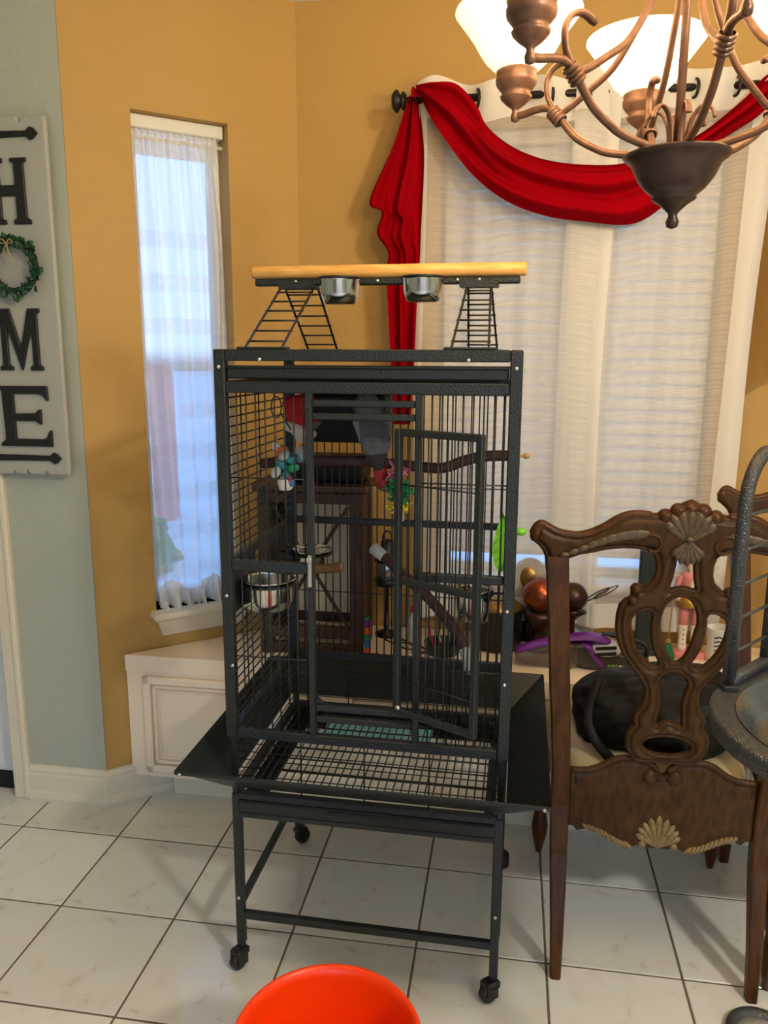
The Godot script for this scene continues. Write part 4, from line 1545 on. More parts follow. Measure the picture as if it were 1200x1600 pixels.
	fan(st, Vector3(0, 0.682, 0.019), 1.75, -PI / 2, 7, 0.046, 0.057, 0.0098, 0.009)
	ball(st, Vector3(0, 0.686, 0.026), Vector3(0.008, 0.007, 0.007))
	put("carved_shell", done(st), M.carving_olive, back, "olive grey carved shell")
	for s in [-1.0, 1.0]:
		st = S(false)
		var n := 9
		for k in n:
			var t := k / float(n - 1)
			var p := Vector3(s * lerpf(-0.246, -0.1, t), 0.655 + 0.022 * sin(t * 2.4 - 0.7) + 0.014 * t, 0.019)
			ball(st, p, Vector3(lerpf(0.011, 0.024, t), lerpf(0.006, 0.011, t), 0.006), Basis(Vector3(0, 0, 1), s * (0.15 + 0.35 * sin(t * 3.0))))
		put("leaf_carving", done(st), M.carving_olive, back)
		st = S(false)
		var curl := []
		for i in 15:
			var a := 2.4 - i * 0.33
			var rr := 0.027 * (1.0 - i / 22.0)
			curl.append(Vector3(s * (-0.072 + rr * cos(a)), 0.668 + rr * sin(a), 0.019))
		tube(st, curl, 0.0042, 7)
		put("scroll", done(st), M.carved_wood, back)
		for q in [Vector3(-0.094, 0.566, 0.004), Vector3(-0.099, 0.54, 0.006)]:
			st = S(false)
			ball(st, Vector3(s * q.x, q.y, q.z), Vector3(0.0125, 0.0125, 0.014))
			put("scroll", done(st), M.carved_wood, back)
	# lower rail with its own carving
	var ah := [0, 509, -12, 522, -33, 544, -58, 551, -92, 549, -113, 541, -137, 524, -166, 513, -208, 511, -208, 362, -193, 362, -183, 350, -166, 356, -139, 350, -93, 326, -58, 322, -41, 328, -23, 323, 0, 324]
	var al := poly2(ah)
	var ao := al.duplicate()
	ao.append_array(mirrored(al))
	var rail := put("lower_back_rail", relief([shifted(ao, Vector2(0, -0.4))], 0.0032, func(d: float, p: Vector2) -> float:
		var z := 0.012 * sqrt(minf(1.0, d / 0.006))
		if p.y > 0.07:
			z -= 0.004 * exp(-pow((d - 0.013) / 0.0025, 2))
		return z, 0.01, 0.026), M.carved_wood, c)
	rail.position = Vector3(0, 0.4, -0.06)
	for s in [-1.0, 1.0]:
		st = S(false)
		ball(st, Vector3(s * 0.027, 0.106, 0.01), Vector3(0.018, 0.0185, 0.01))
		put("scroll", done(st), M.carved_wood, rail)
		st = S(false)
		var lip := []
		for q in [[-12, 122], [-33, 142], [-58, 148], [-92, 146], [-113, 138], [-137, 121], [-166, 110], [-203, 108]]:
			lip.append(Vector3(s * q[0] * 0.001, q[1] * 0.001, 0.008))
		tube(st, smooth_path(lip, 3), 0.0075, 8)
		put("rail_moulding", done(st), M.carved_wood, rail)
		st = S(false)
		var n := 11
		for k in n:
			var t := k / float(n - 1)
			var p := Vector3(s * lerpf(-0.162, -0.066, t), -0.033 - 0.036 * smoothstep(0.0, 1.0, t), 0.013)
			ball(st, p, Vector3(0.0135, 0.0052, 0.007), Basis(Vector3(0, 0, 1), s * -1.05 * (0.7 + 0.3 * sin(t * 3.0))))
		put("rope_carving", done(st), M.carving_gold, rail)
		st = S(false)
		ball(st, Vector3(s * 0.035, -0.063, 0.013), Vector3(0.009, 0.009, 0.007))
		put("scroll", done(st), M.carving_gold, rail)
	st = S(false)
	fan(st, Vector3(0, -0.07, 0.01), 2.3, PI / 2, 9, 0.056, 0.084, 0.0112, 0.01)
	put("carved_shell", done(st), M.carving_gold, rail, "pale gold carved shell")
	# seat frame, cushion, front legs
	st = S()
	prism(st, PackedVector2Array([Vector2(-0.2, -0.075), Vector2(0.2, -0.075), Vector2(0.262, -0.52), Vector2(-0.262, -0.52)]), 0.355, 0.43)
	put("seat_frame", done(st), M.chair_wood, c)
	var cushion := func(u: float, v: float) -> Vector3:
		var a := u * TAU
		var sx := signf(cos(a)) * pow(absf(cos(a)), 0.35)
		var sz := signf(sin(a)) * pow(absf(sin(a)), 0.35)
		var b := v * PI / 2
		var rr := pow(cos(b), 0.4)
		var z := -0.3 + sz * rr * 0.225
		var hw := lerpf(0.204, 0.272, clampf((-0.075 - z) / 0.445, 0, 1))
		return Vector3(sx * rr * hw, 0.428 + 0.085 * pow(sin(b), 0.55), z)
	put("seat_cushion", sheet(64, 16, cushion), M.seat_cream, c)
	var leg := [Vector2(0, 0), Vector2(0.009, 0.001), Vector2(0.013, 0.02), Vector2(0.021, 0.055), Vector2(0.024, 0.085), Vector2(0.02, 0.115), Vector2(0.015, 0.14), Vector2(0.018, 0.16), Vector2(0.022, 0.25), Vector2(0.03, 0.33), Vector2(0.032, 0.36), Vector2(0, 0.361)]
	var lm := turned(leg, 16)
	for s in [-1.0, 1.0]:
		put("front_leg", lm, M.chair_wood, c).position = Vector3(s * 0.243, 0, -0.492)
	return c


func build_chairs() -> void:
	var a := build_chair("carved wooden dining chair with a pierced splat beside the cage, back towards the room")
	var b: Node3D = a.duplicate()
	b.name = numbered("dining_chair")
	add_child(b)
	b.position = Vector3(1.214, 0, -2.055)
	b.rotation.y = PI - deg_to_rad(9.0)
	b.set_meta("label", "second carved wooden chair at the right edge, standing against the bench and facing the room")
	# black bag slumped on the seat
	var bag := thing("fabric_bag", "slumped black cloth bag on the seat of the carved chair", "bag", Vector3(0.628, 0, -1.61), -deg_to_rad(9.0))
	var n := noise(0.9, 2, 71)
	put("bag", sheet(90, 50, func(u: float, v: float) -> Vector3:
		var a1 := u * TAU
		var b1 := lerpf(-PI / 2, PI / 2, v)
		var d := Vector3(cos(a1) * cos(b1), sin(b1), sin(a1) * cos(b1))
		d = Vector3(signf(d.x) * pow(absf(d.x), 0.8), signf(d.y) * pow(absf(d.y), 0.75), signf(d.z) * pow(absf(d.z), 0.8))
		var fold := 1.0 + 0.045 * (absf(sin(a1 * 3.0 + b1 * 3.5 + 6.0 * n.get_noise_3dv(d))) - 0.6) + 0.16 * n.get_noise_3dv(d) + 0.025 * sin(a1 * 5.0 + b1 * 4.0 + 5.0 * n.get_noise_3dv(d * 1.3))
		var p := Vector3(0.025 + d.x * 0.195 * fold, 0.568 + d.y * 0.092 * fold + 0.022 * d.x, -0.285 + d.z * 0.17 * fold)
		p.y = maxf(p.y, 0.5)
		p.z = minf(p.z, -0.085)
		return p), M.black_cloth, bag)
	var st := S(false)
	tube(st, smooth_path([Vector3(-0.13, 0.66, -0.24), Vector3(-0.16, 0.58, -0.15), Vector3(-0.1, 0.51, -0.1), Vector3(-0.02, 0.51, -0.1)], 5), 0.012, 8, 0.35)
	put("strap", done(st), M.black_cloth, bag)


# ---------------------------------------------------------------- chandelier
func build_chandelier() -> void:
	var c := thing("chandelier", "six armed bronze chandelier with lit frosted glass shades at the top right", "chandelier", Vector3(0.415, 0, -1.21))
	put("bowl", turned([Vector2(0, 1.626), Vector2(0.0075, 1.629), Vector2(0.0095, 1.636), Vector2(0.006, 1.644), Vector2(0.007, 1.648), Vector2(0.012, 1.653), Vector2(0.02, 1.66), Vector2(0.029, 1.6655), Vector2(0.0312, 1.668), Vector2(0.03, 1.671), Vector2(0.042, 1.681), Vector2(0.053, 1.695), Vector2(0.059, 1.708), Vector2(0.063, 1.716), Vector2(0.07, 1.721), Vector2(0.0745, 1.7255), Vector2(0.073, 1.728), Vector2(0.05, 1.726), Vector2(0, 1.727)], 40), M.bronze_dark, c)
	var st := S(false)
	tube(st, [Vector3(0, 1.725, 0), Vector3(0, 2.16, 0)], 0.0062, 12)
	ball(st, Vector3(0, 1.985, 0), Vector3(0.013, 0.008, 0.013))
	lathe(st, [Vector2(0, 2.09), Vector2(0.022, 2.1), Vector2(0.03, 2.13), Vector2(0.018, 2.16), Vector2(0.006, 2.17), Vector2(0.006, 2.2), Vector2(0, 2.2)], 24)
	put("column", done(st), M.bronze, c)
	st = S(false)
	for k in 12:
		var link := []
		for i in 13:
			var a := TAU * i / 12
			var p := Vector3(0.007 * cos(a), 2.212 + k * 0.0235 + 0.015 * sin(a), 0)
			link.append(p if k % 2 == 0 else Vector3(0, p.y, p.x))
		tube(st, link, 0.0022, 6)
	put("chain", done(st), M.bronze, c)
	put("canopy", turned([Vector2(0, 2.485), Vector2(0.012, 2.486), Vector2(0.03, 2.5), Vector2(0.06, 2.515), Vector2(0.065, 2.53), Vector2(0, 2.53)], 32), M.bronze, c)
	var arm_pts := [[0.03, 1.73], [0.06, 1.734], [0.1, 1.7425], [0.12, 1.751], [0.15, 1.769], [0.17, 1.79], [0.188, 1.812], [0.203, 1.821], [0.223, 1.821], [0.24, 1.818], [0.256, 1.8175]]
	var rise := [[0.186, 1.803], [0.177, 1.81], [0.16, 1.819], [0.135, 1.835], [0.1, 1.86], [0.07, 1.903], [0.05, 1.938], [0.03, 2.0], [0.016, 2.09]]
	var hook := [[0.188, 1.814], [0.2, 1.832], [0.204, 1.856], [0.197, 1.873], [0.182, 1.881], [0.167, 1.879], [0.155, 1.872]]
	var leaf := [[0.012, 1.728], [0.015, 1.762], [0.024, 1.783], [0.036, 1.788], [0.045, 1.78], [0.048, 1.77]]
	var cup := [Vector2(0, 1.8215), Vector2(0.0062, 1.824), Vector2(0.0075, 1.831), Vector2(0.005, 1.838), Vector2(0.0065, 1.842), Vector2(0.015, 1.848), Vector2(0.0235, 1.856), Vector2(0.025, 1.86), Vector2(0.0212, 1.864), Vector2(0.0245, 1.868), Vector2(0.0315, 1.877), Vector2(0.0325, 1.885), Vector2(0.0305, 1.89), Vector2(0.032, 1.896), Vector2(0.029, 1.898), Vector2(0, 1.897)]
	var shade := [Vector2(0.028, 1.8985), Vector2(0.036, 1.9), Vector2(0.05, 1.914), Vector2(0.06, 1.93), Vector2(0.068, 1.945), Vector2(0.079, 1.961), Vector2(0.091, 1.978), Vector2(0.098, 1.988), Vector2(0.097, 1.991), Vector2(0.088, 1.979), Vector2(0.066, 1.947), Vector2(0.048, 1.917), Vector2(0.03, 1.903)]
	for i in cup.size():
		cup[i].y -= 0.0135
	for i in shade.size():
		shade[i].y = 1.8845 + (shade[i].y - 1.8985) * 0.92
	var cm := turned(cup, 28)
	var sm := turned(shade, 40)
	for k in 6:
		var turn := deg_to_rad(25.0 + 60.0 * k)
		var path := func(p: Array) -> Array:
			var q := []
			for v in p:
				q.append(Vector3(v[0], v[1], 0))
			return smooth_path(q, 4)
		st = S(false)
		tube(st, path.call(arm_pts), 0.0056, 10)
		tube(st, path.call(rise), 0.005, 10)
		var arm := put("arm", done(st), M.bronze, c)
		arm.rotation.y = turn
		st = S(false)
		var hp: Array = path.call(hook)
		var hr := []
		for i in hp.size():
			hr.append(lerpf(0.0058, 0.0075, smoothstep(0.5, 0.85, i / float(hp.size()))) if i < hp.size() - 2 else 0.006)
		tube(st, hp, hr, 10, 0.7, Vector3(1, 0, 0))
		put("scroll", done(st), M.bronze, arm)
		st = S(false)
		for q in 4:
			lathe(st, [Vector2(0.0096, -0.003), Vector2(0.0118, -0.0015), Vector2(0.0118, 0.0015), Vector2(0.0096, 0.003)], 14, Transform3D(Basis(Vector3(0, 0, 1), -0.75), Vector3(0.1795 + q * 0.0042, 1.8 + q * 0.0045, 0)))
		put("band", done(st), M.bronze, arm)
		st = S(false)
		var lp: Array = path.call(leaf)
		tube(st, lp, 0.0045, 8, 0.55, Vector3(1, 0, 0))
		put("scroll_leaf", done(st), M.bronze, arm)
		put("cup", cm, M.bronze, arm).position = Vector3(0.256, 0, 0)
		var s := put("shade", sm, M.shade_glass, arm, "lit frosted glass bell shade")
		s.position = Vector3(0.256, 0, 0)
		var lamp := OmniLight3D.new()
		lamp.name = "bulb_light"
		lamp.light_color = srgb(255, 220, 164)
		lamp.light_energy = LAMP
		lamp.light_size = 0.03
		lamp.omni_range = 9.0
		lamp.omni_attenuation = 2.0
		lamp.shadow_enabled = true
		lamp.position = Vector3(0.256, 1.935, 0)
		arm.add_child(lamp)


# ---------------------------------------------------------------- sign and wreath
func build_ceiling_lamp() -> void:
	var o := thing("ceiling_lamp", "round flush glass ceiling lamp of the room behind the camera", "ceiling lamp", Vector3(1.5, CEIL, 0.6))
	put("plate", turned([Vector2(0, -0.02), Vector2(0.17, -0.02), Vector2(0.175, -0.015), Vector2(0.175, 0.0), Vector2(0, 0.0)], 40), M.bronze, o)
	put("dome", turned([Vector2(0, -0.085), Vector2(0.06, -0.08), Vector2(0.12, -0.06), Vector2(0.155, -0.03), Vector2(0.16, -0.02), Vector2(0, -0.02)], 40), M.shade_glass, o)
	var lamp := OmniLight3D.new()
	lamp.name = "ceiling_lamp_light"
	lamp.light_color = srgb(255, 247, 234)
	lamp.light_energy = 4.8
	lamp.light_size = 0.12
	lamp.omni_range = 12.0
	lamp.omni_attenuation = 2.0
	lamp.shadow_enabled = true
	lamp.position = Vector3(0, -0.05, 0)
	o.add_child(lamp)


func build_sign() -> void:
	var s := thing("home_sign", "tall white board sign with black letters and arrows on the left wall", "sign", CORNER_A, ROOM_TURN)
	var x0 := -0.272
	var x1 := -0.027
	var out := poly2([-272, 1092, -215, 1092, -208, 1104, -201, 1092, -172, 1092, -165, 1105, -158, 1092, -112, 1092, -105, 1105, -97, 1092, -32, 1092, -27, 1096, -27, 2086, -32, 2090, -97, 2088, -105, 2071, -112, 2088, -200, 2088, -208, 2070, -215, 2088, -272, 2090])
	var o := put("board", slab([out], 0.022, 0.004, 0.002), M.sign_white, s)
	o.position.z = 0.0325
	var arrow := [-268, -10, -84, -8, -72, -18, -60, -14, -47, 0, -60, 14, -72, 18, -84, 8, -268, 10]
	for y in [2040, 1143]:
		var p := poly2(arrow)
		o = put("arrow", slab([shifted(p, Vector2(0, y * 0.001))], 0.008, 0.0025, 0.002), M.sign_black, s)
		o.position.z = 0.047
	var H := [-212, 1979, -212, 1968, -202, 1965, -200, 1820, -212, 1814, -212, 1803, -160, 1803, -160, 1814, -171, 1819, -171, 1878, -127, 1878, -127, 1819, -138, 1814, -138, 1803, -84, 1803, -84, 1814, -95, 1820, -97, 1965, -88, 1968, -88, 1979, -137, 1979, -137, 1968, -127, 1963, -127, 1908, -171, 1908, -171, 1963, -160, 1968, -160, 1979]
	var Mm := [-218, 1574, -218, 1563, -208, 1560, -208, 1415, -218, 1410, -218, 1399, -176, 1399, -176, 1410, -187, 1415, -187, 1520, -150, 1399, -146, 1399, -112, 1516, -112, 1415, -122, 1410, -122, 1399, -81, 1399, -81, 1410, -91, 1415, -91, 1558, -82, 1563, -82, 1574, -120, 1574, -147, 1466, -176, 1574]
	var E := [-237, 1354, -237, 1345, -222, 1340, -220, 1198, -236, 1187, -236, 1177, -70, 1178, -70, 1226, -78, 1226, -88, 1204, -100, 1200, -184, 1200, -184, 1252, -120, 1252, -108, 1243, -100, 1243, -100, 1287, -108, 1287, -120, 1276, -184, 1274, -184, 1331, -108, 1331, -92, 1326, -82, 1312, -74, 1312, -76, 1355]
	for l in [H, Mm, E]:
		o = put("letter", slab([poly2(l)], 0.01, 0.0025, 0.0015), M.sign_black, s)
		o.position.z = 0.048
	var w := thing("wreath", "small green leaf wreath on the white sign in place of a letter", "wreath", CORNER_A, ROOM_TURN)
	var c := Vector3(-0.142, 1.686, 0.06)
	var st := S(false)
	var ring := []
	for i in 33:
		ring.append(c + Vector3(cos(TAU * i / 32), sin(TAU * i / 32), 0) * 0.066)
	tube(st, ring, 0.009, 8)
	put("vine_ring", done(st), M.dark_wood, w)
	var r2 := RandomNumberGenerator.new()
	r2.seed = 5
	var lf := sheet(4, 6, func(u: float, v: float) -> Vector3:
		var hw := 0.0085 * sin(PI * pow(v, 0.8)) + 0.0002
		return Vector3((u - 0.5) * 2.0 * hw, v * 0.025, 0.004 * sin(v * 3.0) - 0.003 * absf(u - 0.5)))
	for k in 200:
		var a := r2.randf() * TAU
		var tube_a := r2.randf_range(0.0, PI)
		var rad := 0.066 + 0.011 * cos(tube_a)
		var at := c + Vector3(cos(a) * rad, sin(a) * rad, 0.009 * sin(tube_a))
		var leaf := put("leaf", lf, M.leaf_green, w)
		leaf.transform = Transform3D(Basis(Vector3(0, 0, 1), a - PI / 2 - PI / 2 * signf(cos(tube_a)) * r2.randf_range(0.1, 0.9)) * Basis(Vector3(1, 0, 0), r2.randf_range(0.1, 1.2)) * Basis(Vector3(0, 1, 0), r2.randf_range(-0.8, 0.8)), at)
	st = S(false)
	var kn := c + Vector3(-0.004, 0.062, 0.022)
	for s2 in [-1.0, 1.0]:
		tube(st, smooth_path([kn, kn + Vector3(s2 * 0.012, 0.012, 0.004), kn + Vector3(s2 * 0.02, 0.002, 0.004), kn], 4), 0.0015, 6)
	tube(st, smooth_path([kn, kn + Vector3(-0.008, -0.018, 0.002), kn + Vector3(-0.012, -0.034, -0.002)], 4), 0.0015, 6)
	tube(st, smooth_path([kn, kn + Vector3(0.006, -0.025, 0.002), kn + Vector3(0.014, -0.05, -0.004)], 4), 0.002, 6)
	put("twine_bow", done(st), M.twine, w)


# ---------------------------------------------------------------- things on the window seat
func on_seat(called: String, label: String, category: String, at: Vector3, turn := 0.0) -> Node3D:
	return thing(called, label, category, Vector3(at.x, 0.505 + at.y, at.z), ROOM_TURN + turn)


func build_clutter() -> void:
	var st := S()
	# dark wooden hutch with barn-door braces
	var o := on_seat("wooden_hutch", "dark brown wooden hutch with crossed braces on the window seat behind the cage", "cabinet", Vector3(-0.215, 0, -2.5))
	var w := 0.33
	var h := 0.53
	for x in [-w / 2 + 0.02, w / 2 - 0.02]:
		for z in [-0.08, 0.08]:
			bx(st, Vector3(x, h / 2, z), Vector3(0.04, h, 0.03), 0.003)
	for y in [0.02, 0.075, h - 0.02]:
		bx(st, Vector3(0, y, 0.082), Vector3(w - 0.04, 0.035, 0.024), 0.003)
		bx(st, Vector3(0, y, -0.082), Vector3(w - 0.04, 0.035, 0.024), 0.003)
	put("frame", done(st), M.dark_wood, o)
	put("back_panel", box(Vector3(w - 0.06, h - 0.1, 0.01), Vector3(0, h / 2, -0.08)), M.panel_cream, o)
	for x in [-w / 2 + 0.012, w / 2 - 0.012]:
		put("side_panel", box(Vector3(0.008, h - 0.04, 0.14), Vector3(x, h / 2, 0)), M.dark_wood, o)
	for s in [-1.0, 1.0]:
		st = S()
		tube(st, [Vector3(s * (-w / 2 + 0.045), 0.095, 0.088), Vector3(s * (w / 2 - 0.045), h - 0.045, 0.088 + s * 0.006)], 0.006, 6)
		put("brace", done(st), M.dark_wood, o)
	put("lid", box(Vector3(w + 0.03, 0.02, 0.22), Vector3(0, h + 0.01, 0), 0.004), M.dark_wood, o)
	o = on_seat("dark_cushion", "dark rounded cushion lying on top of the wooden hutch", "cushion", Vector3(-0.19, 0.55, -2.5))
	put("cushion", skin(Vector3(-0.16, -0.012, -0.11), Vector3(0.16, 0.1, 0.11), 0.008, func(p: Vector3) -> float:
		var q := Vector3(absf(p.x), absf(p.y - 0.042), absf(p.z)) - Vector3(0.11, 0.012, 0.06)
		return q.max(Vector3.ZERO).length() - 0.03), M.black_cloth, o)
	# stacking toy
	o = on_seat("stacking_toy", "slim tower of coloured blocks on the window seat seen through the cage", "toy", Vector3(-0.05, 0, -2.39))
	var cols := ["orange", "blue", "green", "orange", "purple"]
	put("base", box(Vector3(0.06, 0.012, 0.03), Vector3(0.01, 0.006, 0), 0.003), M.orange, o)
	for k in 5:
		put("block", box(Vector3(0.019, 0.022, 0.019), Vector3(0, 0.023 + k * 0.0225, 0), 0.002), M[cols[k]], o)
	st = S(false)
	ball(st, Vector3(0, 0.128, 0), Vector3(0.0095, 0.008, 0.0095))
	put("knob", done(st), M.green, o)
	# small lantern
	o = on_seat("lantern", "small black lantern with a silver globe beside the wooden hutch", "lantern", Vector3(0.012, 0, -2.6))
	put("stand", turned([Vector2(0, 0), Vector2(0.04, 0), Vector2(0.04, 0.008), Vector2(0.008, 0.016), Vector2(0.006, 0.17), Vector2(0.04, 0.18), Vector2(0.042, 0.2), Vector2(0, 0.2)], 20), M.black_plastic, o)
	put("globe", turned([Vector2(0, 0.2), Vector2(0.032, 0.203), Vector2(0.036, 0.24), Vector2(0.03, 0.27), Vector2(0, 0.275)], 20), M.lamp_silver, o)
	put("hood", turned([Vector2(0.042, 0.262), Vector2(0.044, 0.268), Vector2(0.022, 0.3), Vector2(0.022, 0.33), Vector2(0.014, 0.335), Vector2(0, 0.336)], 20), M.black_plastic, o)
	st = S(false)
	var loop := []
	for i in 17:
		loop.append(Vector3(0.016 * cos(PI * i / 16), 0.335 + 0.03 * sin(PI * i / 16), 0))
	tube(st, loop, 0.003, 6)
	put("handle", done(st), M.black_plastic, o)
	# cables
	o = on_seat("cable", "black cable lying in loops beside the wooden hutch", "cable", Vector3(0.0, 0, -2.45))
	st = S(false)
	var pts := []
	for i in 40:
		var a := i * 0.37
		pts.append(Vector3(0.03 + 0.045 * cos(a) + i * 0.002, 0.006 + 0.05 * absf(sin(a * 0.5)) * (1.0 - i / 45.0), 0.03 * sin(a)))
	tube(st, smooth_path(pts, 3), 0.0028, 6)
	put("cable", done(st), M.black_plastic, o)
	# round black tin
	o = on_seat("black_tin", "low round black tin of small tools on the window seat", "tin", Vector3(0.19, 0, -2.44))
	put("tin", turned([Vector2(0, 0), Vector2(0.052, 0), Vector2(0.056, 0.004), Vector2(0.058, 0.034), Vector2(0.06, 0.036), Vector2(0.055, 0.036), Vector2(0.052, 0.006), Vector2(0, 0.006)], 28), M.black_plastic, o)
	for k in 5:
		var a := k * 1.3
		put("tool", rod(Vector3(0.03 * cos(a), 0.012, 0.03 * sin(a)), Vector3(0.045 * cos(a + 0.6), 0.075 + 0.006 * k, 0.035 * sin(a + 0.6)), 0.0035, 7), [M.black_plastic, M.steel, M.red_plastic, M.black_plastic, M.grey_wrap][k], o)
	o = on_seat("red_top_bottle", "small white bottle with a red cap on the window seat", "bottle", Vector3(0.1, 0, -2.5))
	put("bottle", turned([Vector2(0, 0), Vector2(0.016, 0), Vector2(0.017, 0.004), Vector2(0.017, 0.09), Vector2(0.009, 0.105), Vector2(0.009, 0.12), Vector2(0, 0.12)], 18), M.print_white, o)
	put("cap", turned([Vector2(0, 0.118), Vector2(0.011, 0.118), Vector2(0.011, 0.134), Vector2(0, 0.135)], 16), M.red_plastic, o)
	# pot with lid and ring handles
	o = on_seat("stock_pot", "dark lidded pot with a brass coloured lid behind the right cage wall", "pot", Vector3(0.375, 0, -2.5))
	put("pot", turned([Vector2(0, 0.0), Vector2(0.07, 0), Vector2(0.078, 0.006), Vector2(0.08, 0.13), Vector2(0.084, 0.134), Vector2(0.078, 0.136), Vector2(0, 0.13)], 36), M.black_plastic, o)
	put("lid", turned([Vector2(0, 0.136), Vector2(0.08, 0.136), Vector2(0.078, 0.142), Vector2(0.05, 0.165), Vector2(0.02, 0.176), Vector2(0, 0.178)], 36), M.gold_ball, o)
	st = S(false)
	loop = []
	for i in 21:
		loop.append(Vector3(-0.05 + 0.026 * cos(TAU * i / 20), 0.15 + 0.026 * sin(TAU * i / 20), 0.075))
	tube(st, loop, 0.0042, 8)
	put("ring_handle", done(st), M.steel, o)
	# bronze orbs on a turned pedestal
	o = on_seat("orb_ornament", "shiny copper orb on a dark turned pedestal between cage and chair", "ornament", Vector3(0.508, 0, -2.47))
	put("pedestal", turned([Vector2(0, 0), Vector2(0.045, 0), Vector2(0.047, 0.012), Vector2(0.03, 0.022), Vector2(0.034, 0.04), Vector2(0.016, 0.055), Vector2(0.026, 0.075), Vector2(0.05, 0.1), Vector2(0.056, 0.125), Vector2(0.04, 0.135), Vector2(0, 0.136)], 28), M.dark_bronze, o)
	st = S(false)
	ball(st, Vector3(0, 0.185, 0), Vector3(0.058, 0.058, 0.058), Basis(), 32, 22)
	put("orb", done(st), M.bronze_ball, o)
	o = on_seat("gold_orb", "dull gold orb just behind the copper orb", "ornament", Vector3(0.49, 0, -2.575))
	put("stand", turned([Vector2(0, 0), Vector2(0.04, 0), Vector2(0.02, 0.02), Vector2(0.015, 0.15), Vector2(0.03, 0.17), Vector2(0, 0.172)], 20), M.dark_bronze, o)
	st = S(false)
	ball(st, Vector3(0, 0.225, 0), Vector3(0.055, 0.055, 0.055), Basis(), 28, 20)
	put("orb", done(st), M.gold_ball, o)
	o = on_seat("dark_orb", "dark bronze orb with thin wire leaves behind the chair post", "ornament", Vector3(0.605, 0, -2.44))
	put("stand", turned([Vector2(0, 0), Vector2(0.035, 0), Vector2(0.012, 0.02), Vector2(0.01, 0.11), Vector2(0.03, 0.13), Vector2(0.045, 0.14), Vector2(0, 0.15)], 20), M.dark_bronze, o)
	st = S(false)
	ball(st, Vector3(0, 0.188, 0), Vector3(0.046, 0.046, 0.046), Basis(), 26, 18)
	put("orb", done(st), M.dark_bronze, o)
	for k in 2:
		st = S(false)
		loop = []
		for i in 21:
			var a := TAU * i / 20
			loop.append(Vector3(0.075 + 0.04 * k * 0.6 + 0.036 * cos(a), 0.2 + 0.012 * k + 0.022 * cos(a) + 0.012 * sin(a), 0.012 * sin(a) + 0.012 * k))
		tube(st, loop, 0.0018, 6)
		tube(st, [Vector3(0.02, 0.17, 0), loop[10]], 0.0018, 6)
		put("wire_leaf", done(st), M.black_plastic, o)
	o = on_seat("plastic_tub", "pale blue grey plastic tub standing behind the hand vacuum", "tub", Vector3(0.63, 0, -2.555))
	put("tub", box(Vector3(0.15, 0.11, 0.05), Vector3(0, 0.055, 0), 0.012), M.bin_blue, o)
	build_vacuum()
	# dark upright board
	o = on_seat("dark_board", "tall dark green board standing on the window seat behind the chair", "board", Vector3(0.85, 0, -2.44))
	put("board", box(Vector3(0.075, 0.34, 0.03), Vector3(0, 0.17, 0), 0.003), M.board_dark, o)
	put("stand_foot", box(Vector3(0.08, 0.02, 0.06), Vector3(0, 0.01, 0), 0.004), M.black_plastic, o)
	o = on_seat("green_bell", "green bell ornament on a gold cord beside the nutcracker figure", "ornament", Vector3(0.905, 0, -2.4))
	put("bell", turned([Vector2(0.022, 0), Vector2(0.024, 0.004), Vector2(0.018, 0.02), Vector2(0.014, 0.04), Vector2(0.006, 0.05), Vector2(0, 0.051)], 20), M.bell_green, o)
	put("cap", turned([Vector2(0, 0.05), Vector2(0.007, 0.05), Vector2(0.008, 0.06), Vector2(0, 0.062)], 12), M.gold_cord, o)
	put("cord", rod(Vector3(0, 0.06, 0), Vector3(0.012, 0.22, -0.03), 0.0022, 6), M.gold_cord, o)
	build_nutcracker()
	o = on_seat("printed_cup", "white cup with black print standing behind the chair splat", "cup", Vector3(1.045, 0, -2.36))
	put("cup", turned([Vector2(0, 0.0), Vector2(0.024, 0), Vector2(0.027, 0.004), Vector2(0.036, 0.115), Vector2(0.038, 0.118), Vector2(0.033, 0.116), Vector2(0.025, 0.008), Vector2(0, 0.008)], 28), M.print_white, o)
	st = S()
	for y in [0.05, 0.064, 0.078, 0.092]:
		var rr: float = 0.0275 + (y - 0.004) * 0.081
		var arc := []
		for i in 7:
			var a := PI * 0.5 + (i - 3) * 0.2
			arc.append(Vector3(cos(a) * rr, y + 0.003 * sin(i * 2.0), sin(a) * rr))
		tube(st, arc, 0.0022, 5)
	put("print", done(st), M.black_plastic, o)


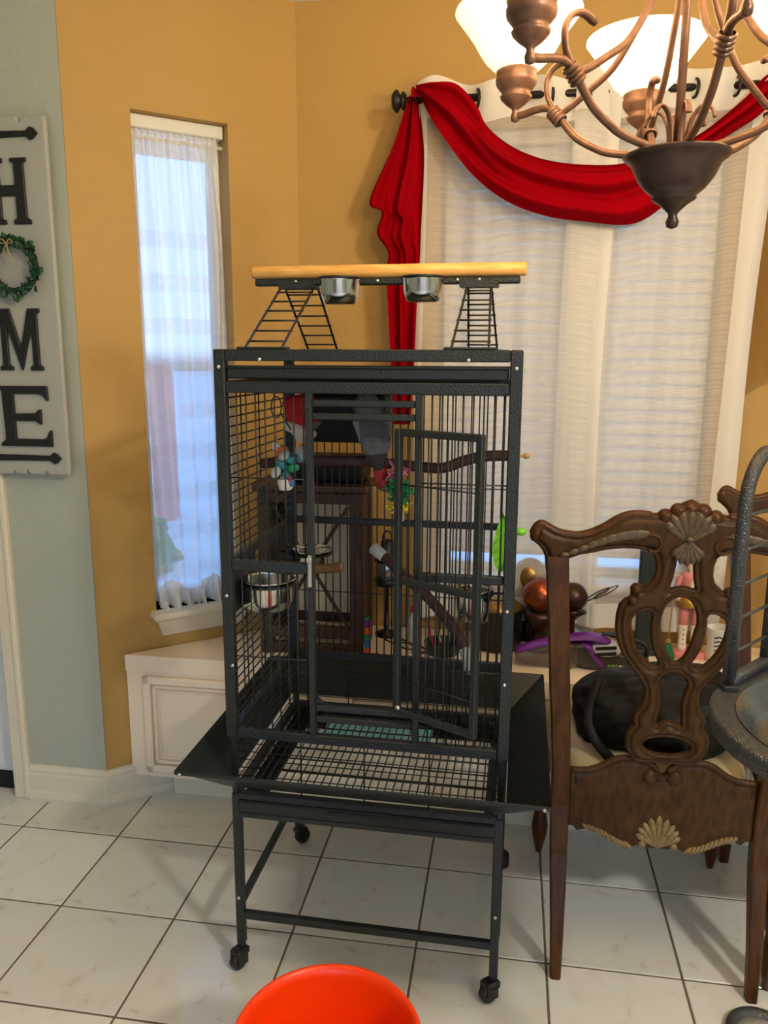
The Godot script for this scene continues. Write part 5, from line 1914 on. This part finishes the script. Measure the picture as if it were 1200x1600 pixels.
func build_vacuum() -> void:
	var o := on_seat("hand_vacuum", "purple and grey handheld vacuum lying on the window seat behind the chair post", "vacuum", Vector3(0.585, 0, -2.33), 0.02)
	var part := func(called: String, flat: Array, depth: float, m: Material, z: float, cell := 0.004) -> MeshInstance3D:
		var p := put(called, slab([rounded(poly2(flat), 1)], depth, cell, 0.012), m, o)
		p.position.z = z
		return p
	part.call("nozzle", [-175, 8, -60, 0, 20, 0, 20, 85, -40, 92, -110, 76, -180, 46], 0.09, M.smoky_plastic, 0.0)
	part.call("filter", [-60, 12, 0, 10, 0, 60, -50, 58], 0.05, M.vac_grey, 0.0)
	part.call("body", [-10, 4, 205, 0, 225, 20, 225, 50, 150, 62, 60, 86, 10, 92, -20, 70], 0.085, M.vac_dark, 0.0)
	part.call("top_shell", [-178, 52, -110, 80, -40, 98, 30, 112, 80, 110, 118, 92, 95, 80, 40, 92, -20, 86, -100, 66, -170, 40], 0.096, M.vac_purple, 0.0)
	part.call("side_strap", [10, 92, 60, 88, 72, 60, 104, 12, 78, 6, 50, 36, 30, 66], 0.1, M.vac_purple, 0.0)
	part.call("vent_frame", [42, 84, 118, 96, 140, 78, 142, 60, 120, 46, 66, 44, 52, 62], 0.106, M.vac_grey, 0.0)
	for y in [79, 60]:
		var v := PackedVector2Array([Vector2(0.062, y * 0.001 - 0.006), Vector2(0.124, y * 0.001), Vector2(0.122, y * 0.001 + 0.011), Vector2(0.056 + 0.004, y * 0.001 + 0.004)])
		put("vent", slab([v], 0.004, 0.003, 0.001), M.black_matte, o).position.z = 0.053
	part.call("handle", [70, 112, 120, 118, 190, 106, 232, 84, 232, 44, 214, 44, 208, 78, 170, 92, 120, 98], 0.04, M.black_plastic, 0.0)
	var x := 0.1
	for s in [["O", M.print_green], ["PET", M.print_green], ["HAIRERASER", M.print_white]]:
		var tm := TextMesh.new()
		var f := SystemFont.new()
		f.font_names = PackedStringArray(["Droid Sans"])
		f.font_weight = 700
		tm.font = f
		tm.text = s[0]
		tm.font_size = 32
		tm.pixel_size = 0.00036
		tm.depth = 0.001
		tm.horizontal_alignment = HORIZONTAL_ALIGNMENT_LEFT
		var q := put("lettering", tm, s[1], o)
		q.position = Vector3(x, 0.022, 0.0432)
		x += 0.0105 if s[0] == "O" else 0.022


func build_nutcracker() -> void:
	var o := on_seat("nutcracker_figure", "pink and white wooden nutcracker soldier standing behind the chair back", "figurine", Vector3(0.975, 0, -2.42))
	put("base", box(Vector3(0.1, 0.02, 0.07), Vector3(0, 0.01, 0), 0.004), M.doll_pink, o)
	for s in [-1.0, 1.0]:
		put("boot", turned([Vector2(0, 0.02), Vector2(0.014, 0.02), Vector2(0.0145, 0.03), Vector2(0.0125, 0.05), Vector2(0.0145, 0.1), Vector2(0.0155, 0.104), Vector2(0, 0.105)], 18), M.doll_white, o).position = Vector3(s * 0.019, 0, 0)
		put("trouser_leg", turned([Vector2(0, 0.105), Vector2(0.0145, 0.105), Vector2(0.0155, 0.175), Vector2(0, 0.178)], 18), M.doll_pink, o).position = Vector3(s * 0.019, 0, 0)
		var st := S(false)
		for k in 4:
			ball(st, Vector3(s * 0.019, 0.042 + k * 0.016, 0.0145), Vector3(0.0022, 0.0022, 0.0022), Basis(), 6, 4)
		put("boot_button", done(st), M.black_plastic, o)
		st = S(false)
		tube(st, smooth_path([Vector3(s * 0.034, 0.262, 0), Vector3(s * 0.045, 0.235, 0.004), Vector3(s * 0.044, 0.2, 0.012)], 4), 0.0095, 10)
		put("arm", done(st), M.doll_pink, o)
		st = S(false)
		ball(st, Vector3(s * 0.044, 0.193, 0.013), Vector3(0.009, 0.01, 0.009))
		put("hand", done(st), M.doll_skin, o)
	put("skirt", turned([Vector2(0, 0.168), Vector2(0.04, 0.168), Vector2(0.04, 0.176), Vector2(0.033, 0.196), Vector2(0, 0.2)], 22), M.doll_gold, o)
	put("tunic", turned([Vector2(0, 0.195), Vector2(0.031, 0.195), Vector2(0.029, 0.22), Vector2(0.036, 0.26), Vector2(0.028, 0.276), Vector2(0, 0.28)], 22), M.doll_pink, o)
	put("shirt_front", box(Vector3(0.026, 0.06, 0.012), Vector3(0, 0.235, 0.029), 0.005), M.doll_white, o)
	put("head", turned([Vector2(0, 0.276), Vector2(0.018, 0.28), Vector2(0.0225, 0.295), Vector2(0.0225, 0.318), Vector2(0.018, 0.328), Vector2(0, 0.33)], 20), M.doll_skin, o)
	put("beard", box(Vector3(0.03, 0.03, 0.012), Vector3(0, 0.288, 0.018), 0.005), M.doll_white, o)
	put("hat", turned([Vector2(0.025, 0.322), Vector2(0.027, 0.326), Vector2(0.023, 0.33), Vector2(0.026, 0.37), Vector2(0.016, 0.382), Vector2(0, 0.384)], 20), M.doll_pink, o)


# ---------------------------------------------------------------- foreground
func build_foreground() -> void:
	var o := thing("orange_bucket", "round orange plastic bucket at the bottom edge in front of the cage", "bucket", Vector3(-0.087, 0, -1.077))
	put("bucket", turned([Vector2(0, 0.0), Vector2(0.118, 0.0), Vector2(0.124, 0.006), Vector2(0.138, 0.3), Vector2(0.146, 0.305), Vector2(0.147, 0.34), Vector2(0.142, 0.345), Vector2(0.1435, 0.375), Vector2(0.15, 0.378), Vector2(0.152, 0.385), Vector2(0.149, 0.39), Vector2(0.143, 0.388), Vector2(0.14, 0.37), Vector2(0.121, 0.012), Vector2(0.11, 0.006), Vector2(0, 0.006)], 64), M.orange_plastic, o)
	for s in [-1.0, 1.0]:
		var st0 := S(false)
		ball(st0, Vector3(s * 0.15, 0.325, 0), Vector3(0.012, 0.014, 0.014))
		put("handle_lug", done(st0), M.orange_plastic, o)
	var bail := []
	for i in 25:
		bail.append(Vector3(0.158 * cos(PI * i / 24), 0.325 - 0.17 * sin(PI * i / 24) * 0.92, 0.158 * sin(PI * i / 24) * 0.55 + 0.0))
	# play stand: tray with a ladder arch
	o = thing("bird_play_stand", "grey hammered metal bird stand with a round tray at the right edge", "bird stand", Vector3(0.627, 0, -0.911))
	var tray := put("tray", turned([Vector2(0, 0.945), Vector2(0.13, 0.945), Vector2(0.16, 0.957), Vector2(0.17, 0.98), Vector2(0.176, 0.986), Vector2(0.2, 0.988), Vector2(0.204, 0.985), Vector2(0.205, 0.972), Vector2(0.2075, 0.972), Vector2(0.2085, 0.99), Vector2(0.204, 0.995), Vector2(0.179, 0.993), Vector2(0.176, 0.99)], 72), M.hammered_grey, o)
	put("basin", turned([Vector2(0, 0.951), Vector2(0.128, 0.951), Vector2(0.142, 0.955), Vector2(0.155, 0.964), Vector2(0.168, 0.987), Vector2(0.1765, 0.9925)], 72), M.polished_grey, tray)
	var st := S(false)
	tube(st, [Vector3(0, 0.03, 0), Vector3(0, 0.942, 0)], 0.016, 16)
	put("pole", done(st), M.hammered_grey, o)
	for k in 4:
		st = S()
		var a := PI / 4 + k * PI / 2
		beam(st, Vector3(0, 0.03, 0), Vector3(cos(a) * 0.2, 0.016, sin(a) * 0.2), 0.024, 0.024)
		put("foot", done(st), M.hammered_grey, o)
	var f0 := Vector3(0.477 - 0.627, 0, -1.033 + 0.911)
	var f1 := Vector3(0.566 - 0.627, 0, -1.112 + 0.911)
	var mid := (f0 + f1) / 2
	var half := (f1 - f0) / 2
	var pts := [f0 + Vector3(0, 0.998, 0)]
	for i in 15:
		var a := PI - PI * i / 14
		pts.append(mid + half * cos(a) + Vector3(0, 1.245 + 0.075 * sin(a), 0))
	pts.append(f1 + Vector3(0, 0.998, 0))
	st = S(false)
	tube(st, pts, 0.0098, 4, 1.0, half.normalized() + Vector3.UP.cross(half.normalized()))
	beam(st, f0 + Vector3(0, 1.005, 0), f1 + Vector3(0, 1.005, 0), 0.014, 0.014)
	var arch := put("ladder_arch", done(st), M.hammered_grey, o)
	for k in 5:
		put("rung", rod(f0 + Vector3(0, 1.045 + k * 0.048, 0), f1 + Vector3(0, 1.045 + k * 0.048, 0), 0.0025), M.hammered_grey, arch)
	for f in [f0, f1]:
		put("foot_cap", box(Vector3(0.022, 0.01, 0.022), f + Vector3(0, 0.997, 0), 0.002), M.rubber, arch)
	# ring dish on the floor
	o = thing("ring_dish", "small hammered grey ring dish with a white middle on the floor at lower right", "dish", Vector3(0.822, 0, -1.47))
	put("rim", turned([Vector2(0.05, 0.0), Vector2(0.07, 0.0), Vector2(0.075, 0.006), Vector2(0.072, 0.014), Vector2(0.064, 0.017), Vector2(0.055, 0.014), Vector2(0.05, 0.005)], 48), M.hammered_grey, o)
	put("middle", turned([Vector2(0, 0.001), Vector2(0.052, 0.001), Vector2(0.052, 0.006), Vector2(0, 0.006)], 40), M.print_white, o)
